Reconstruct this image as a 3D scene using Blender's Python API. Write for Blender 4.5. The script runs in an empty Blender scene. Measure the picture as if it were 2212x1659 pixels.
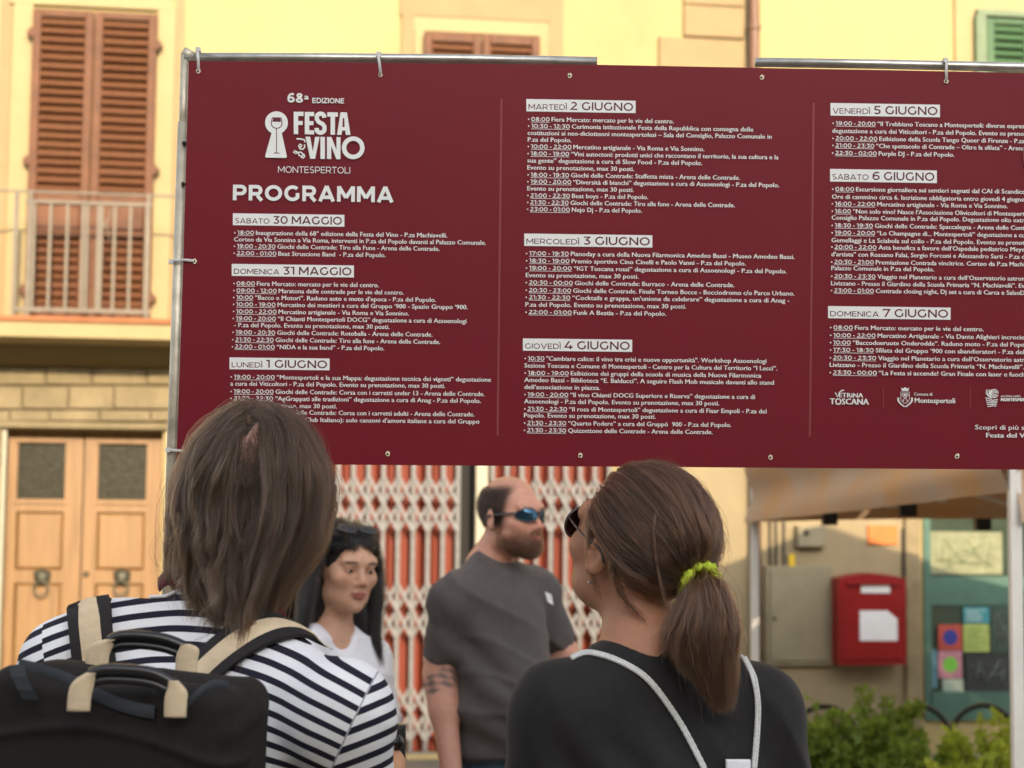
import bpy, math, random, mathutils
import numpy as np
from mathutils import Vector, Matrix
from mathutils.bvhtree import BVHTree
R = math.radians
sc = bpy.context.scene
random.seed(7); rng = np.random.default_rng(7)

# ------------------------------------------------------------------ camera, sky, sun, exposure
FPX, CXP, CYP = 3700.0, 1106.0, 829.5          # focal length and centre in pixels of a 2212 px wide view
PITCH, ROLL, CAMZ = R(4.66), R(0.5), 1.55
cam = bpy.data.cameras.new('camera'); camo = bpy.data.objects.new('camera', cam)
sc.collection.objects.link(camo); sc.camera = camo
fw = np.array([0, math.cos(PITCH), math.sin(PITCH)]); up0 = np.array([0, -math.sin(PITCH), math.cos(PITCH)])
rt = math.cos(ROLL)*np.array([1., 0, 0]) + math.sin(ROLL)*up0
up = math.cos(ROLL)*up0 - math.sin(ROLL)*np.array([1., 0, 0])
CAM = np.array([0, 0, CAMZ])
camo.matrix_world = Matrix(((rt[0], up[0], -fw[0], 0), (rt[1], up[1], -fw[1], 0), (rt[2], up[2], -fw[2], CAMZ), (0, 0, 0, 1)))
cam.sensor_width = 36; cam.lens = 36*FPX/2212; cam.clip_end = 400
cam.dof.use_dof = True; cam.dof.focus_distance = 2.88; cam.dof.aperture_fstop = 5.0

world = bpy.data.worlds.new('World'); sc.world = world; world.use_nodes = True
wn = world.node_tree; sky = wn.nodes.new('ShaderNodeTexSky'); sky.sky_type = 'NISHITA'; sky.sun_disc = False
SUN_EL, SUN_AZ = R(20), R(-13)
sky.sun_elevation = SUN_EL; sky.sun_rotation = R(167); sky.dust_density = 2.5; sky.air_density = 1.0; sky.ozone_density = 0.6
hs = wn.nodes.new('ShaderNodeHueSaturation'); hs.inputs['Saturation'].default_value = 0.28
wn.links.new(sky.outputs[0], hs.inputs['Color']); wn.links.new(hs.outputs[0], wn.nodes['Background'].inputs[0])
wn.nodes['Background'].inputs[1].default_value = 0.15
sun = bpy.data.lights.new('sun', 'SUN'); sun.energy = 2.15; sun.angle = R(0.6); sun.color = (1.0, 0.80, 0.54)
suno = bpy.data.objects.new('sun', sun); sc.collection.objects.link(suno)
sd = Vector((math.sin(SUN_AZ)*math.cos(SUN_EL), math.cos(SUN_AZ)*math.cos(SUN_EL), -math.sin(SUN_EL)))
suno.rotation_euler = sd.to_track_quat('-Z', 'Y').to_euler(); suno.location = (4, -6, 14)
sc.view_settings.view_transform = 'Standard'; sc.view_settings.look = 'None'
sc.view_settings.gamma = 1; sc.view_settings.exposure = 1.42
sc.cycles.max_bounces = 6

# ------------------------------------------------------------------ helpers
def ray(px, py):
    d = fw + rt*(px-CXP)/FPX - up*(py-CYP)/FPX
    return d
def W(px, py, Y):
    d = ray(px, py); return CAM + d*(Y/d[1])
def onplane(px, py, p0, n):
    d = ray(px, py); return CAM + d*(np.dot(p0-CAM, n)/np.dot(d, n))
def nn(v): v = np.asarray(v, float); return v/np.linalg.norm(v)

def mat(name, col=(.5, .5, .5), rough=.7, metal=0, nscale=None, nvar=.15, bump=0, bscale=None, bdist=.004, spec=.4, attr=None, col2=None, sss=0, coat=0, trans=0, stretch=(1, 1, 1)):
    m = bpy.data.materials.new(name); m.use_nodes = True; nt = m.node_tree; b = nt.nodes['Principled BSDF']
    b.inputs['Roughness'].default_value = rough; b.inputs['Metallic'].default_value = metal
    b.inputs['Specular IOR Level'].default_value = spec; b.inputs['Coat Weight'].default_value = coat
    if sss:
        b.inputs['Subsurface Weight'].default_value = sss; b.inputs['Subsurface Radius'].default_value = (1, .35, .2); b.inputs['Subsurface Scale'].default_value = .012
    tc = nt.nodes.new('ShaderNodeTexCoord'); mp = nt.nodes.new('ShaderNodeMapping'); mp.inputs['Scale'].default_value = stretch
    nt.links.new(tc.outputs['Object'], mp.inputs[0])
    src = None
    if attr:
        a = nt.nodes.new('ShaderNodeAttribute'); a.attribute_name = attr; src = a.outputs['Color']
    if nscale:
        n = nt.nodes.new('ShaderNodeTexNoise'); n.inputs['Scale'].default_value = nscale; n.inputs['Detail'].default_value = 6; n.inputs['Roughness'].default_value = .62
        nt.links.new(mp.outputs[0], n.inputs['Vector'])
        cr = nt.nodes.new('ShaderNodeMapRange'); cr.inputs[1].default_value = .3; cr.inputs[2].default_value = .7
        nt.links.new(n.outputs[0], cr.inputs[0])
        mx = nt.nodes.new('ShaderNodeMix'); mx.data_type = 'RGBA'
        nt.links.new(cr.outputs[0], mx.inputs[0])
        if src is not None:
            mul = nt.nodes.new('ShaderNodeMix'); mul.data_type = 'RGBA'; mul.blend_type = 'MULTIPLY'; mul.inputs[0].default_value = 1
            mx.inputs[6].default_value = (1-nvar, 1-nvar, 1-nvar, 1); mx.inputs[7].default_value = (1+nvar*.5, 1+nvar*.5, 1+nvar*.5, 1)
            nt.links.new(src, mul.inputs[6]); nt.links.new(mx.outputs[2], mul.inputs[7]); nt.links.new(mul.outputs[2], b.inputs['Base Color'])
        else:
            c2 = col2 or tuple(min(1, c*(1+nvar)) for c in col)
            c1 = col if col2 else tuple(c*(1-nvar) for c in col)
            mx.inputs[6].default_value = (*c1, 1); mx.inputs[7].default_value = (*c2, 1)
            nt.links.new(mx.outputs[2], b.inputs['Base Color'])
    elif src is not None: nt.links.new(src, b.inputs['Base Color'])
    else: b.inputs['Base Color'].default_value = (*col, 1)
    if bump:
        n2 = nt.nodes.new('ShaderNodeTexNoise'); n2.inputs['Scale'].default_value = bscale or 60; n2.inputs['Detail'].default_value = 4
        nt.links.new(mp.outputs[0], n2.inputs['Vector'])
        bp = nt.nodes.new('ShaderNodeBump'); bp.inputs['Strength'].default_value = bump; bp.inputs['Distance'].default_value = bdist
        nt.links.new(n2.outputs[0], bp.inputs['Height']); nt.links.new(bp.outputs[0], b.inputs['Normal'])
    if trans:
        t = nt.nodes.new('ShaderNodeBsdfTranslucent'); ms = nt.nodes.new('ShaderNodeMixShader'); ms.inputs[0].default_value = trans
        t.inputs[0].default_value = (*(col2 or col), 1)
        nt.links.new(b.outputs[0], ms.inputs[1]); nt.links.new(t.outputs[0], ms.inputs[2]); nt.links.new(ms.outputs[0], nt.nodes['Material Output'].inputs[0])
    return m

class MB:
    def __init__(s): s.v = []; s.f = []; s.sm = False
    def add(s, v, f):
        n = len(s.v); s.v += [tuple(map(float, p)) for p in v]; s.f += [tuple(n+i for i in q) for q in f]; return s
    def box(s, x0, x1, y0, y1, z0, z1, M=None):
        v = [(x, y, z) for x in (x0, x1) for y in (y0, y1) for z in (z0, z1)]
        if M is not None: v = [tuple(M @ Vector(p)) for p in v]
        return s.add(v, [(0, 1, 3, 2), (4, 6, 7, 5), (0, 4, 5, 1), (2, 3, 7, 6), (0, 2, 6, 4), (1, 5, 7, 3)])
    def bevbox(s, x0, x1, y0, y1, z0, z1, b):
        # front (-y) edges chamfered
        v = [(x0, y1, z0), (x1, y1, z0), (x1, y1, z1), (x0, y1, z1), (x0, y0+b, z0), (x1, y0+b, z0), (x1, y0+b, z1), (x0, y0+b, z1),
             (x0+b, y0, z0+b), (x1-b, y0, z0+b), (x1-b, y0, z1-b), (x0+b, y0, z1-b)]
        return s.add(v, [(0, 1, 2, 3), (0, 4, 5, 1), (1, 5, 6, 2), (2, 6, 7, 3), (3, 7, 4, 0), (4, 8, 9, 5), (5, 9, 10, 6), (6, 10, 11, 7), (7, 11, 8, 4), (8, 11, 10, 9)])
    def tube(s, pts, r, n=10, flat=None, caps=True, ref=(0, 0, 1)):
        pts = [np.asarray(p, float) for p in pts]; k = len(pts); rr = r if hasattr(r, '__len__') else [r]*k
        vs = []
        prev = None
        for i, p in enumerate(pts):
            t = nn(pts[min(i+1, k-1)]-pts[max(i-1, 0)])
            if prev is None:
                a = np.cross(t, ref)
                if np.linalg.norm(a) < 1e-3: a = np.cross(t, (1, 0, 0))
                a = nn(a)
            else:
                a = nn(prev - t*np.dot(prev, t))
            prev = a; b = np.cross(t, a)
            fa, fb = flat or (1, 1)
            for j in range(n):
                an = 2*math.pi*j/n
                vs.append(p + rr[i]*(fa*math.cos(an)*a + fb*math.sin(an)*b))
        fs = [(i*n+j, i*n+(j+1) % n, (i+1)*n+(j+1) % n, (i+1)*n+j) for i in range(k-1) for j in range(n)]
        if caps: fs += [tuple(range(n))[::-1], tuple((k-1)*n+j for j in range(n))]
        s.sm = True
        return s.add(vs, fs)
    def poly(s, pts): return s.add(pts, [tuple(range(len(pts)))])
    def lathe(s, prof, c, n=16, axis=2):
        vs = []
        for r_, h in prof:
            for j in range(n):
                a = 2*math.pi*j/n
                p = [r_*math.cos(a), r_*math.sin(a)]; p.insert(axis, h); vs.append((p[0]+c[0], p[1]+c[1], p[2]+c[2]))
        k = len(prof)
        s.add(vs, [(i*n+j, i*n+(j+1) % n, (i+1)*n+(j+1) % n, (i+1)*n+j) for i in range(k-1) for j in range(n)])
        s.sm = True; return s
    def mesh(s, name, m, smooth=None):
        me = bpy.data.meshes.new(name); me.from_pydata(s.v, [], s.f)
        for q in (m if isinstance(m, (list, tuple)) else [m]): me.materials.append(q)
        if smooth if smooth is not None else s.sm: me.shade_smooth()
        return me
    def build(s, name, m, parent=None, smooth=None, loc=(0, 0, 0)):
        return link(name, s.mesh(name, m, smooth), parent, loc)
def link(name, data, parent=None, loc=(0, 0, 0), rot=(0, 0, 0), scale=(1, 1, 1)):
    o = bpy.data.objects.new(name, data); sc.collection.objects.link(o); o.parent = parent
    o.location = loc; o.rotation_euler = rot; o.scale = scale; return o
def tag(o, label=None, cat=None, group=None, kind=None):
    if label: o['label'] = label
    if cat: o['category'] = cat
    if group: o['group'] = group
    if kind: o['kind'] = kind
    return o
def empty(name, loc, label=None, cat=None, rz=0, group=None):
    o = link(name, None, None, loc, (0, 0, rz)); o.empty_display_size = .1
    return tag(o, label, cat, group)
def numesh(name, V, Q, m, parent=None, smooth=True, loc=None):
    me = bpy.data.meshes.new(name); V = np.asarray(V, np.float32); Q = np.asarray(Q, np.int32)
    if loc is not None: V = V - np.asarray(loc, np.float32)
    k = Q.shape[1]
    me.vertices.add(len(V)); me.vertices.foreach_set('co', V.ravel())
    me.loops.add(Q.size); me.loops.foreach_set('vertex_index', Q.ravel())
    me.polygons.add(len(Q)); me.polygons.foreach_set('loop_start', np.arange(0, Q.size, k, dtype=np.int32))
    me.update(calc_edges=True); me.validate()
    me.materials.append(m)
    if smooth: me.shade_smooth()
    return link(name, me, parent)
def setcol(o, C):
    a = o.data.attributes.new('tint', 'FLOAT_COLOR', 'POINT'); C = np.hstack([C, np.ones((len(C), 1))]).astype(np.float32); a.data.foreach_set('color', C.ravel())
def vnoise(P, s, seed=0):
    P = np.asarray(P)*s; I = np.floor(P).astype(np.int64); f = P-I; f = f*f*(3-2*f)
    def h(a, b, c):
        x = (a*374761393 + b*668265263 + c*2147483647*3 + seed*974634777) & 0xffffffff
        x = ((x ^ (x >> 13))*1274126177) & 0xffffffff; x = (x ^ (x >> 16)) & 0xffffffff
        return x/4294967295.*2-1
    r = 0
    for dx in (0, 1):
        for dy in (0, 1):
            for dz in (0, 1):
                w = (f[..., 0] if dx else 1-f[..., 0])*(f[..., 1] if dy else 1-f[..., 1])*(f[..., 2] if dz else 1-f[..., 2])
                r = r + w*h(I[..., 0]+dx, I[..., 1]+dy, I[..., 2]+dz)
    return r

# ------------------------------------------------------------------ materials
M = {}
M['plaster'] = mat('yellow_plaster', (.66, .515, .235), .9, nscale=.9, nvar=.12, bump=.25, bscale=45)
M['plaster2'] = mat('pale_yellow_plaster', (.68, .54, .245), .9, nscale=.8, nvar=.11, bump=.25, bscale=45)
M['trim'] = mat('peach_stucco_trim', (.52, .37, .19), .9, nscale=2.5, nvar=.08, bump=.3, bscale=40)
M['cream'] = mat('cream_stucco', (.62, .49, .25), .9, nscale=3, nvar=.07, bump=.25, bscale=40)
M['stone'] = mat('weathered_sandstone', (.42, .335, .19), .95, nscale=4, nvar=.25, bump=.6, bscale=30, bdist=.008)
M['mortar'] = mat('grey_mortar', (.25, .19, .11), .95, nscale=6, nvar=.2)
M['shutter'] = mat('red_brown_shutter_paint', (.21, .080, .030), .65, nscale=9, nvar=.28, bump=.3, bscale=50)
M['green'] = mat('green_shutter_paint', (.10, .21, .09), .6, nscale=9, nvar=.2)
M['greenframe'] = mat('pale_green_frame_paint', (.25, .33, .18), .6, nscale=9, nvar=.15)
M['rail'] = mat('grey_beige_rail_paint', (.31, .26, .19), .6, nscale=14, nvar=.2)
M['terracotta'] = mat('terracotta_tile', (.60, .22, .09), .8, nscale=7, nvar=.2)
M['wood'] = mat('honey_varnished_wood', (.45, .25, .10), .45, nscale=3, nvar=.2, bump=.15, bscale=25, spec=.5, stretch=(6, 6, .6))
M['obscure'] = mat('mottled_obscure_glass', (.06, .055, .035), .25, nscale=38, nvar=.3, bump=.4, bscale=40, bdist=.006, spec=.35)
M['bronze'] = mat('dark_bronze', (.12, .115, .085), .5, .6, nscale=20, nvar=.3)
M['orange'] = mat('orange_red_roller_door', (.33, .045, .011), .6, nscale=5, nvar=.15, stretch=(1, 1, .3))
M['gate'] = mat('pale_grey_gate_paint', (.37, .365, .36), .55, nscale=22, nvar=.2)
M['whitepost'] = mat('cream_post_paint', (.66, .62, .46), .6, nscale=5, nvar=.08)
M['black'] = mat('black_void', (.012, .011, .01), .7)
M['pipe'] = mat('copper_brown_downpipe', (.28, .15, .09), .5, nscale=8, nvar=.2)
M['greywall'] = mat('ochre_base_plaster', (.50, .40, .235), .9, nscale=2.2, nvar=.14, bump=.3, bscale=35)
M['cabinet'] = mat('grey_green_cabinet_paint', (.25, .215, .135), .6, nscale=6, nvar=.12, bump=.1)
M['redbox'] = mat('red_enamel', (.24, .004, .006), .35, nscale=5, nvar=.12, spec=.5)
M['paper'] = mat('white_paper', (.75, .75, .75), .7, nscale=6, nvar=.05)
M['steel'] = mat('galvanised_steel', (.48, .47, .44), .36, .85, nscale=30, nvar=.22, bump=.12, bscale=60, bdist=.001)
M['zinc'] = mat('dull_zinc_tube', (.50, .46, .37), .45, .45, nscale=25, nvar=.3, bump=.2, bscale=70, bdist=.001)
M['tie'] = mat('translucent_white_nylon', (.72, .71, .70), .4, trans=.2)
M['maroon'] = mat('maroon_printed_board', (.160, .0095, .019), .42, nscale=3, nvar=.05, bump=.16, bscale=330, bdist=.0012, spec=.25)
M['print'] = mat('white_print', (.80, .81, .81), .45)
M['maroonprint'] = mat('dark_maroon_print', (.10, .008, .03), .45)
M['rose'] = mat('rose_print_line', (.24, .045, .05), .45)
M['skin'] = mat('skin', attr='tint', rough=.5, nscale=60, nvar=.12, bump=.15, bscale=220, bdist=.001, sss=.12, spec=.4)
M['white_cloth'] = mat('white_cotton', (.82, .82, .86), .9, nscale=40, nvar=.05, bump=.3, bscale=400, bdist=.001)
M['grey_cloth'] = mat('dark_grey_cotton', (.082, .071, .070), .9, nscale=40, nvar=.1, bump=.3, bscale=400, bdist=.001)
M['black_cloth'] = mat('black_cotton', (.013, .012, .013), .82, nscale=60, nvar=.2, bump=.3, bscale=500, bdist=.001, spec=.35)
for q_ in ('black_cloth', 'grey_cloth'): M[q_].node_tree.nodes['Principled BSDF'].inputs['Sheen Weight'].default_value = .07
M['denim'] = mat('blue_denim', (.06, .12, .2), .9, nscale=60, nvar=.2)
M['dark_denim'] = mat('dark_trousers', (.03, .035, .05), .9, nscale=60, nvar=.2)
M['shoe'] = mat('dark_shoe_leather', (.04, .035, .03), .5)
M['bag'] = mat('black_bag_canvas', (.014, .0115, .0105), .85, nscale=50, nvar=.2, bump=.5, bscale=900, bdist=.0008, spec=.3)
M['webbing_black'] = mat('black_webbing', (.016, .013, .015), .8, bump=.4, bscale=700, bdist=.0008)
M['webbing'] = mat('beige_webbing', (.66, .53, .36), .85, nscale=30, nvar=.08, bump=.7, bscale=260, bdist=.001, stretch=(1, 1, 3))
M['tube'] = mat('black_rubber_tube', (.012, .012, .014), .25, spec=.6)
M['zip'] = mat('blue_grey_zip_tape', (.018, .023, .030), .6, nscale=40, nvar=.2)
M['cord'] = mat('white_braided_cord', (.66, .67, .66), .8, nscale=200, nvar=.12, bump=.9, bscale=330, bdist=.002)
M['scarf'] = mat('dark_red_strap', (.11, .008, .014), .7, nscale=30, nvar=.2)
M['lime'] = mat('lime_crochet_yarn', (.46, .60, .05), .85, nscale=60, nvar=.1, bump=.5, bscale=300, bdist=.001)
M['frame'] = mat('dark_glasses_frame', (.05, .04, .04), .25, spec=.6)
M['lens'] = mat('dark_mirror_lens', (.03, .09, .15), .06, .75, spec=.8)
M['lens2'] = mat('brown_violet_lens', (.08, .03, .03), .08, .55, spec=.9)
M['eyewhite'] = mat('eye_white', (.6, .55, .5), .3)
M['iris'] = mat('dark_iris', (.03, .018, .01), .15)
M['canopy'] = mat('beige_tent_fabric', (.42, .35, .29), .85, nscale=3, nvar=.1, trans=.07, col2=(.55, .30, .12))
M['tentleg'] = mat('white_tent_leg', (.68, .66, .62), .4, nscale=5, nvar=.06)
M['plastic'] = mat('black_plastic', (.02, .02, .02), .4)
M['teal'] = mat('teal_shop_paint', (.065, .14, .105), .5, nscale=4, nvar=.15)
M['shopglass'] = mat('dark_shop_glass', (.05, .07, .05), .1, spec=.8, nscale=3, nvar=.3)
M['paving'] = mat('stone_paving', (.30, .26, .20), .85, nscale=3, nvar=.25, bump=.4, bscale=20)
M['leaf'] = mat('shrub_leaf', (.12, .21, .04), .5, nscale=6, nvar=.4, trans=.35, col2=(.28, .40, .06))
M['leaf2'] = mat('yellow_green_leaf', (.28, .40, .04), .5, nscale=6, nvar=.3, trans=.35, col2=(.50, .58, .07))
M['stem'] = mat('brown_stem', (.09, .06, .03), .8)
M['pot'] = mat('clay_planter', (.40, .17, .09), .8, nscale=8, nvar=.2)
M['rubber'] = mat('tyre_rubber', (.02, .02, .02), .7)
M['rooftile'] = mat('roof_tile', (.40, .17, .09), .85, nscale=8, nvar=.3)
def hairmat(name, c, rough=.36):
    m = bpy.data.materials.new(name); m.use_nodes = True; nt = m.node_tree; nt.nodes.remove(nt.nodes['Principled BSDF'])
    h = nt.nodes.new('ShaderNodeBsdfHairPrincipled'); h.parametrization = 'COLOR'; h.model = 'CHIANG'
    hi = nt.nodes.new('ShaderNodeAttribute'); hi.attribute_name = 'shade'; mx = nt.nodes.new('ShaderNodeMix'); mx.data_type = 'RGBA'
    mx.inputs[6].default_value = (*[x*.38 for x in c], 1); mx.inputs[7].default_value = (*[min(1, x*2.3) for x in c], 1)
    nt.links.new(hi.outputs['Fac'], mx.inputs[0]); nt.links.new(mx.outputs[2], h.inputs['Color'])
    h.inputs['Roughness'].default_value = rough; h.inputs['Radial Roughness'].default_value = .35
    nt.links.new(h.outputs[0], nt.nodes['Material Output'].inputs[0]); return m
M['hair1'] = hairmat('ash_brown_hair', (.022, .0115, .0062))
M['hair2'] = hairmat('chestnut_hair', (.034, .0145, .0068))
M['hair3'] = hairmat('black_hair', (.0035, .003, .003))
M['haircap1'] = mat('ash_brown_under_hair', (.022, .014, .009), .6, nscale=60, nvar=.3)
M['haircap2'] = mat('chestnut_under_hair', (.025, .013, .008), .6, nscale=60, nvar=.3)
M['haircap3'] = mat('black_under_hair', (.009, .008, .008), .5, nscale=60, nvar=.3)

for k_ in ('plaster', 'plaster2', 'trim', 'cream', 'stone', 'mortar', 'shutter', 'green', 'greenframe', 'rail', 'terracotta', 'wood', 'obscure', 'orange', 'gate', 'whitepost', 'pipe', 'greywall', 'paving'):
    for nd in M[k_].node_tree.nodes:      # real-world albedo of weathered walls, paint and wood
        if nd.type == 'MIX':
            for i_ in (6, 7): nd.inputs[i_].default_value = tuple(c*.60 for c in nd.inputs[i_].default_value[:3])+(1,)
# ================================================================== GROUND
g = MB().box(-150, 150, -150, 150, -.2, 0).build('ground', M['paving']); tag(g, kind='structure')

# ================================================================== FACADE FRAME (local x along the wall, -y outwards)
FY, FROT = 11.5, R(8)
Fn = np.array([math.sin(FROT), -math.cos(FROT), 0]); Fu = np.array([math.cos(FROT), math.sin(FROT), 0]); F0 = np.array([0, FY, 0])
def fc(px, py, off=0):
    p = onplane(px, py, F0 + Fn*off, Fn) - F0
    return float(np.dot(p, Fu)), float(p[2])
def fbox(mb, px0, py0, px1, py1, off0, off1, bev=0):
    """box on the facade; picture corners are only where its corners stand; off0 back, off1 front (metres out of the wall)"""
    x0, z1 = fc(px0, (py0), off1); x1, _ = fc(px1, py0, off1); xm0, z0 = fc(px0, py1, off1)
    x0, x1 = (x0+xm0)/2, x1
    x1 = (fc(px1, py0, off1)[0]+fc(px1, py1, off1)[0])/2
    z1 = (fc(px0, py0, off1)[1] + fc(px1, py0+(px1-px0)*math.tan(R(0)), off1)[1])/2 if False else fc((px0+px1)/2, py0, off1)[1]
    z0 = fc((px0+px1)/2, py1, off1)[1]
    if bev: mb.bevbox(x0, x1, -off1, -off0, z0, z1, bev)
    else: mb.box(x0, x1, -off1, -off0, z0, z1)
    return (x0, x1, z0, z1)
def wall_open(x0, x1, z0, z1, ops, y0=0, y1=.4):
    mb = MB(); xs = sorted({x0, x1, *[o[0] for o in ops], *[o[1] for o in ops]}); zs = sorted({z0, z1, *[o[2] for o in ops], *[o[3] for o in ops]})
    xs = [x for x in xs if x0 <= x <= x1]; zs = [z for z in zs if z0 <= z <= z1]
    idx = {}
    def V(x, y, z):
        k = (round(x, 5), y, round(z, 5))
        if k not in idx: idx[k] = len(mb.v); mb.v.append((x, y, z))
        return idx[k]
    def solid(i, j):
        if i < 0 or j < 0 or i >= len(xs)-1 or j >= len(zs)-1: return False
        cx, cz = (xs[i]+xs[i+1])/2, (zs[j]+zs[j+1])/2
        return not any(o[0] < cx < o[1] and o[2] < cz < o[3] for o in ops)
    for i in range(len(xs)-1):
        for j in range(len(zs)-1):
            if not solid(i, j): continue
            a, b, c, d = xs[i], xs[i+1], zs[j], zs[j+1]
            mb.f.append((V(a, y0, c), V(b, y0, c), V(b, y0, d), V(a, y0, d)))
            mb.f.append((V(a, y1, c), V(a, y1, d), V(b, y1, d), V(b, y1, c)))
            if not solid(i-1, j): mb.f.append((V(a, y0, c), V(a, y0, d), V(a, y1, d), V(a, y1, c)))
            if not solid(i+1, j): mb.f.append((V(b, y0, c), V(b, y1, c), V(b, y1, d), V(b, y0, d)))
            if not solid(i, j-1): mb.f.append((V(a, y0, c), V(a, y1, c), V(b, y1, c), V(b, y0, c)))
            if not solid(i, j+1): mb.f.append((V(a, y0, d), V(b, y0, d), V(b, y1, d), V(a, y1, d)))
    return mb

XB = fc(1628, 600)[0]                   # where the two houses meet
bldA = empty('building', tuple(F0), 'yellow plastered house with red-brown shutters, balcony, wooden door and folding gate', 'building', FROT)
bldB = empty('building', tuple(F0), 'pale yellow house right of the downpipe with green shutters and teal shop window', 'building', FROT)
dX0, dZ = fc(4, 927); dX1 = fc(351, 1000)[0]
gX0, gX1 = fc(690, 1300)[0], fc(1322, 1300)[0]; gZ = 2.55
wall_open(-7, XB, 0, 9.5, [(dX0, dX1, 0, dZ), (gX0, gX1, .03, gZ)]).build('wall', M['plaster'], bldA)
sX0, sZ1 = fc(1992, 1085); sX1 = sX0+1.5; sZ0 = fc(2100, 1555)[1]
wall_open(XB+.004, 8, 0, 9.2, [(sX0, sX1, sZ0, sZ1)]).build('wall', M['plaster2'], bldB)
MB().box(-7.2, XB, -.5, 6, 9.5, 9.75).build('roof', M['rooftile'], bldA)
MB().box(XB+.004, 8.2, -.45, 6, 9.2, 9.45).build('roof', M['rooftile'], bldB)

def shutter(parent, px0, py0, px1, py1, off, panels, pm, hinge=None, left=True, louv=.02, sw=18):
    """one louvred leaf. panels: list of (py_top, py_bottom, 'louvre'|'solid')"""
    mb = MB(); x0, z1 = fc(px0, py0, off); x1 = fc(px1, py0, off)[0]; xa = fc(px0, py1, off)[0]; x0 = (x0+xa)/2
    x1 = (x1+fc(px1, py1, off)[0])/2
    zt = fc((px0+px1)/2, py0, off)[1]; zb = fc((px0+px1)/2, py1, off)[1]; s = .055
    mb.bevbox(x0, x0+s, -off, -off+.04, zb, zt, .004); mb.bevbox(x1-s, x1, -off, -off+.04, zb, zt, .004)
    zz = [zt]; 
    for (a, b, k) in panels:
        za, zb_ = fc((px0+px1)/2, a, off)[1], fc((px0+px1)/2, b, off)[1]
        mb.bevbox(x0+s+.0005, x1-s-.0005, -off+.001, -off+.04, za, zz[-1], .004); zz.append(zb_)
    mb.bevbox(x0+s+.0005, x1-s-.0005, -off+.001, -off+.04, zb, zz[-1], .004)
    fr = mb.build('shutter', pm, parent)
    sl = MB().box(-(x1-x0-2*s)/2, (x1-x0-2*s)/2, -.027, .027, -.004, .004).mesh('slat', pm)
    for (a, b, k) in panels:
        za, zb_ = fc((px0+px1)/2, a, off)[1], fc((px0+px1)/2, b, off)[1]
        if k == 'louvre':
            n = max(2, round((za-zb_)/.058))
            for i in range(n):
                o = link('slat', sl, fr, ((x0+x1)/2+random.uniform(-.002, .002), -off+.022, zb_+(i+.5)*(za-zb_)/n), (R(52+random.uniform(-5, 5)), 0, random.uniform(-.006, .006)))
            MB().box(x0+s, x1-s, -off+.052, -off+.056, zb_, za).build('backing_board', M['black'] if pm is M['green'] else M['shutter'], fr)
        else:
            MB().bevbox(x0+s, x1-s, -off+.012, -off+.03, zb_, za, .01).build('panel', pm, fr)
    for hp in (hinge or []):
        hx = x0 if left else x1; hz = fc(px0, hp, off)[1]
        MB().box(hx-.02, hx+.02, -off-.006, -off+.02, hz-.03, hz+.03).box(hx-.035 if left else hx, hx if left else hx+.035, -off+.0, -off+.05, hz-.012, hz+.012).build('hinge', pm, fr)
    return fr
# window behind the balcony
mb = MB(); fbox(mb, 20, 2, 62, 690, 0, .03); fbox(mb, 334, 10, 372, 690, 0, .03); fbox(mb, 20, -40, 372, 14, 0, .032)
mb.build('window_surround', M['cream'], bldA)
mb = MB(); fbox(mb, 374, -60, 392, 686, 0, .012); fbox(mb, -8, -60, 18, 690, 0, .012); mb.build('outer_surround', M['trim'], bldA)
shutter(bldA, 61, 20, 194, 684, .10, [(36, 415, 'louvre'), (440, 500, 'solid'), (512, 660, 'louvre')], M['shutter'], (68, 345, 625), True)
shutter(bldA, 196, 27, 332, 690, .10, [(42, 418, 'louvre'), (440, 500, 'solid'), (512, 664, 'louvre')], M['shutter'], (90, 362, 640), False)
# middle window whose top shows above the board
mb = MB(); fbox(mb, 866, -90, 892, 560, 0, .03); fbox(mb, 1186, -80, 1216, 560, 0, .03); fbox(mb, 866, -110, 1216, 40, 0, .031); mb.build('outer_surround', M['trim'], bldA)
mb = MB(); fbox(mb, 893, 42, 916, 560, 0, .022); fbox(mb, 1164, 50, 1185, 560, 0, .022); fbox(mb, 893, 41, 1185, 72, 0, .023); mb.build('window_surround', M['cream'], bldA)
shutter(bldA, 914, 70, 1038, 520, .09, [(90, 300, 'louvre'), (320, 500, 'louvre')], M['shutter'], (150,), True)
shutter(bldA, 1041, 76, 1165, 526, .09, [(96, 306, 'louvre'), (326, 506, 'louvre')], M['shutter'], (156,), False)
# quoins at the corner
for (a, b, c) in ((1424, -120, -55), (1478, -53, 11), (1478, 13, 80), (1424, 83, 150), (1478, 153, 220), (1424, 223, 290), (1478, 293, 360), (1424, 363, 430), (1478, 433, 500)):
    mb = MB(); fbox(mb, a, b, 1608, c, 0, .035, .008); mb.build('quoin_stone', M['trim'], bldA)
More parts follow.
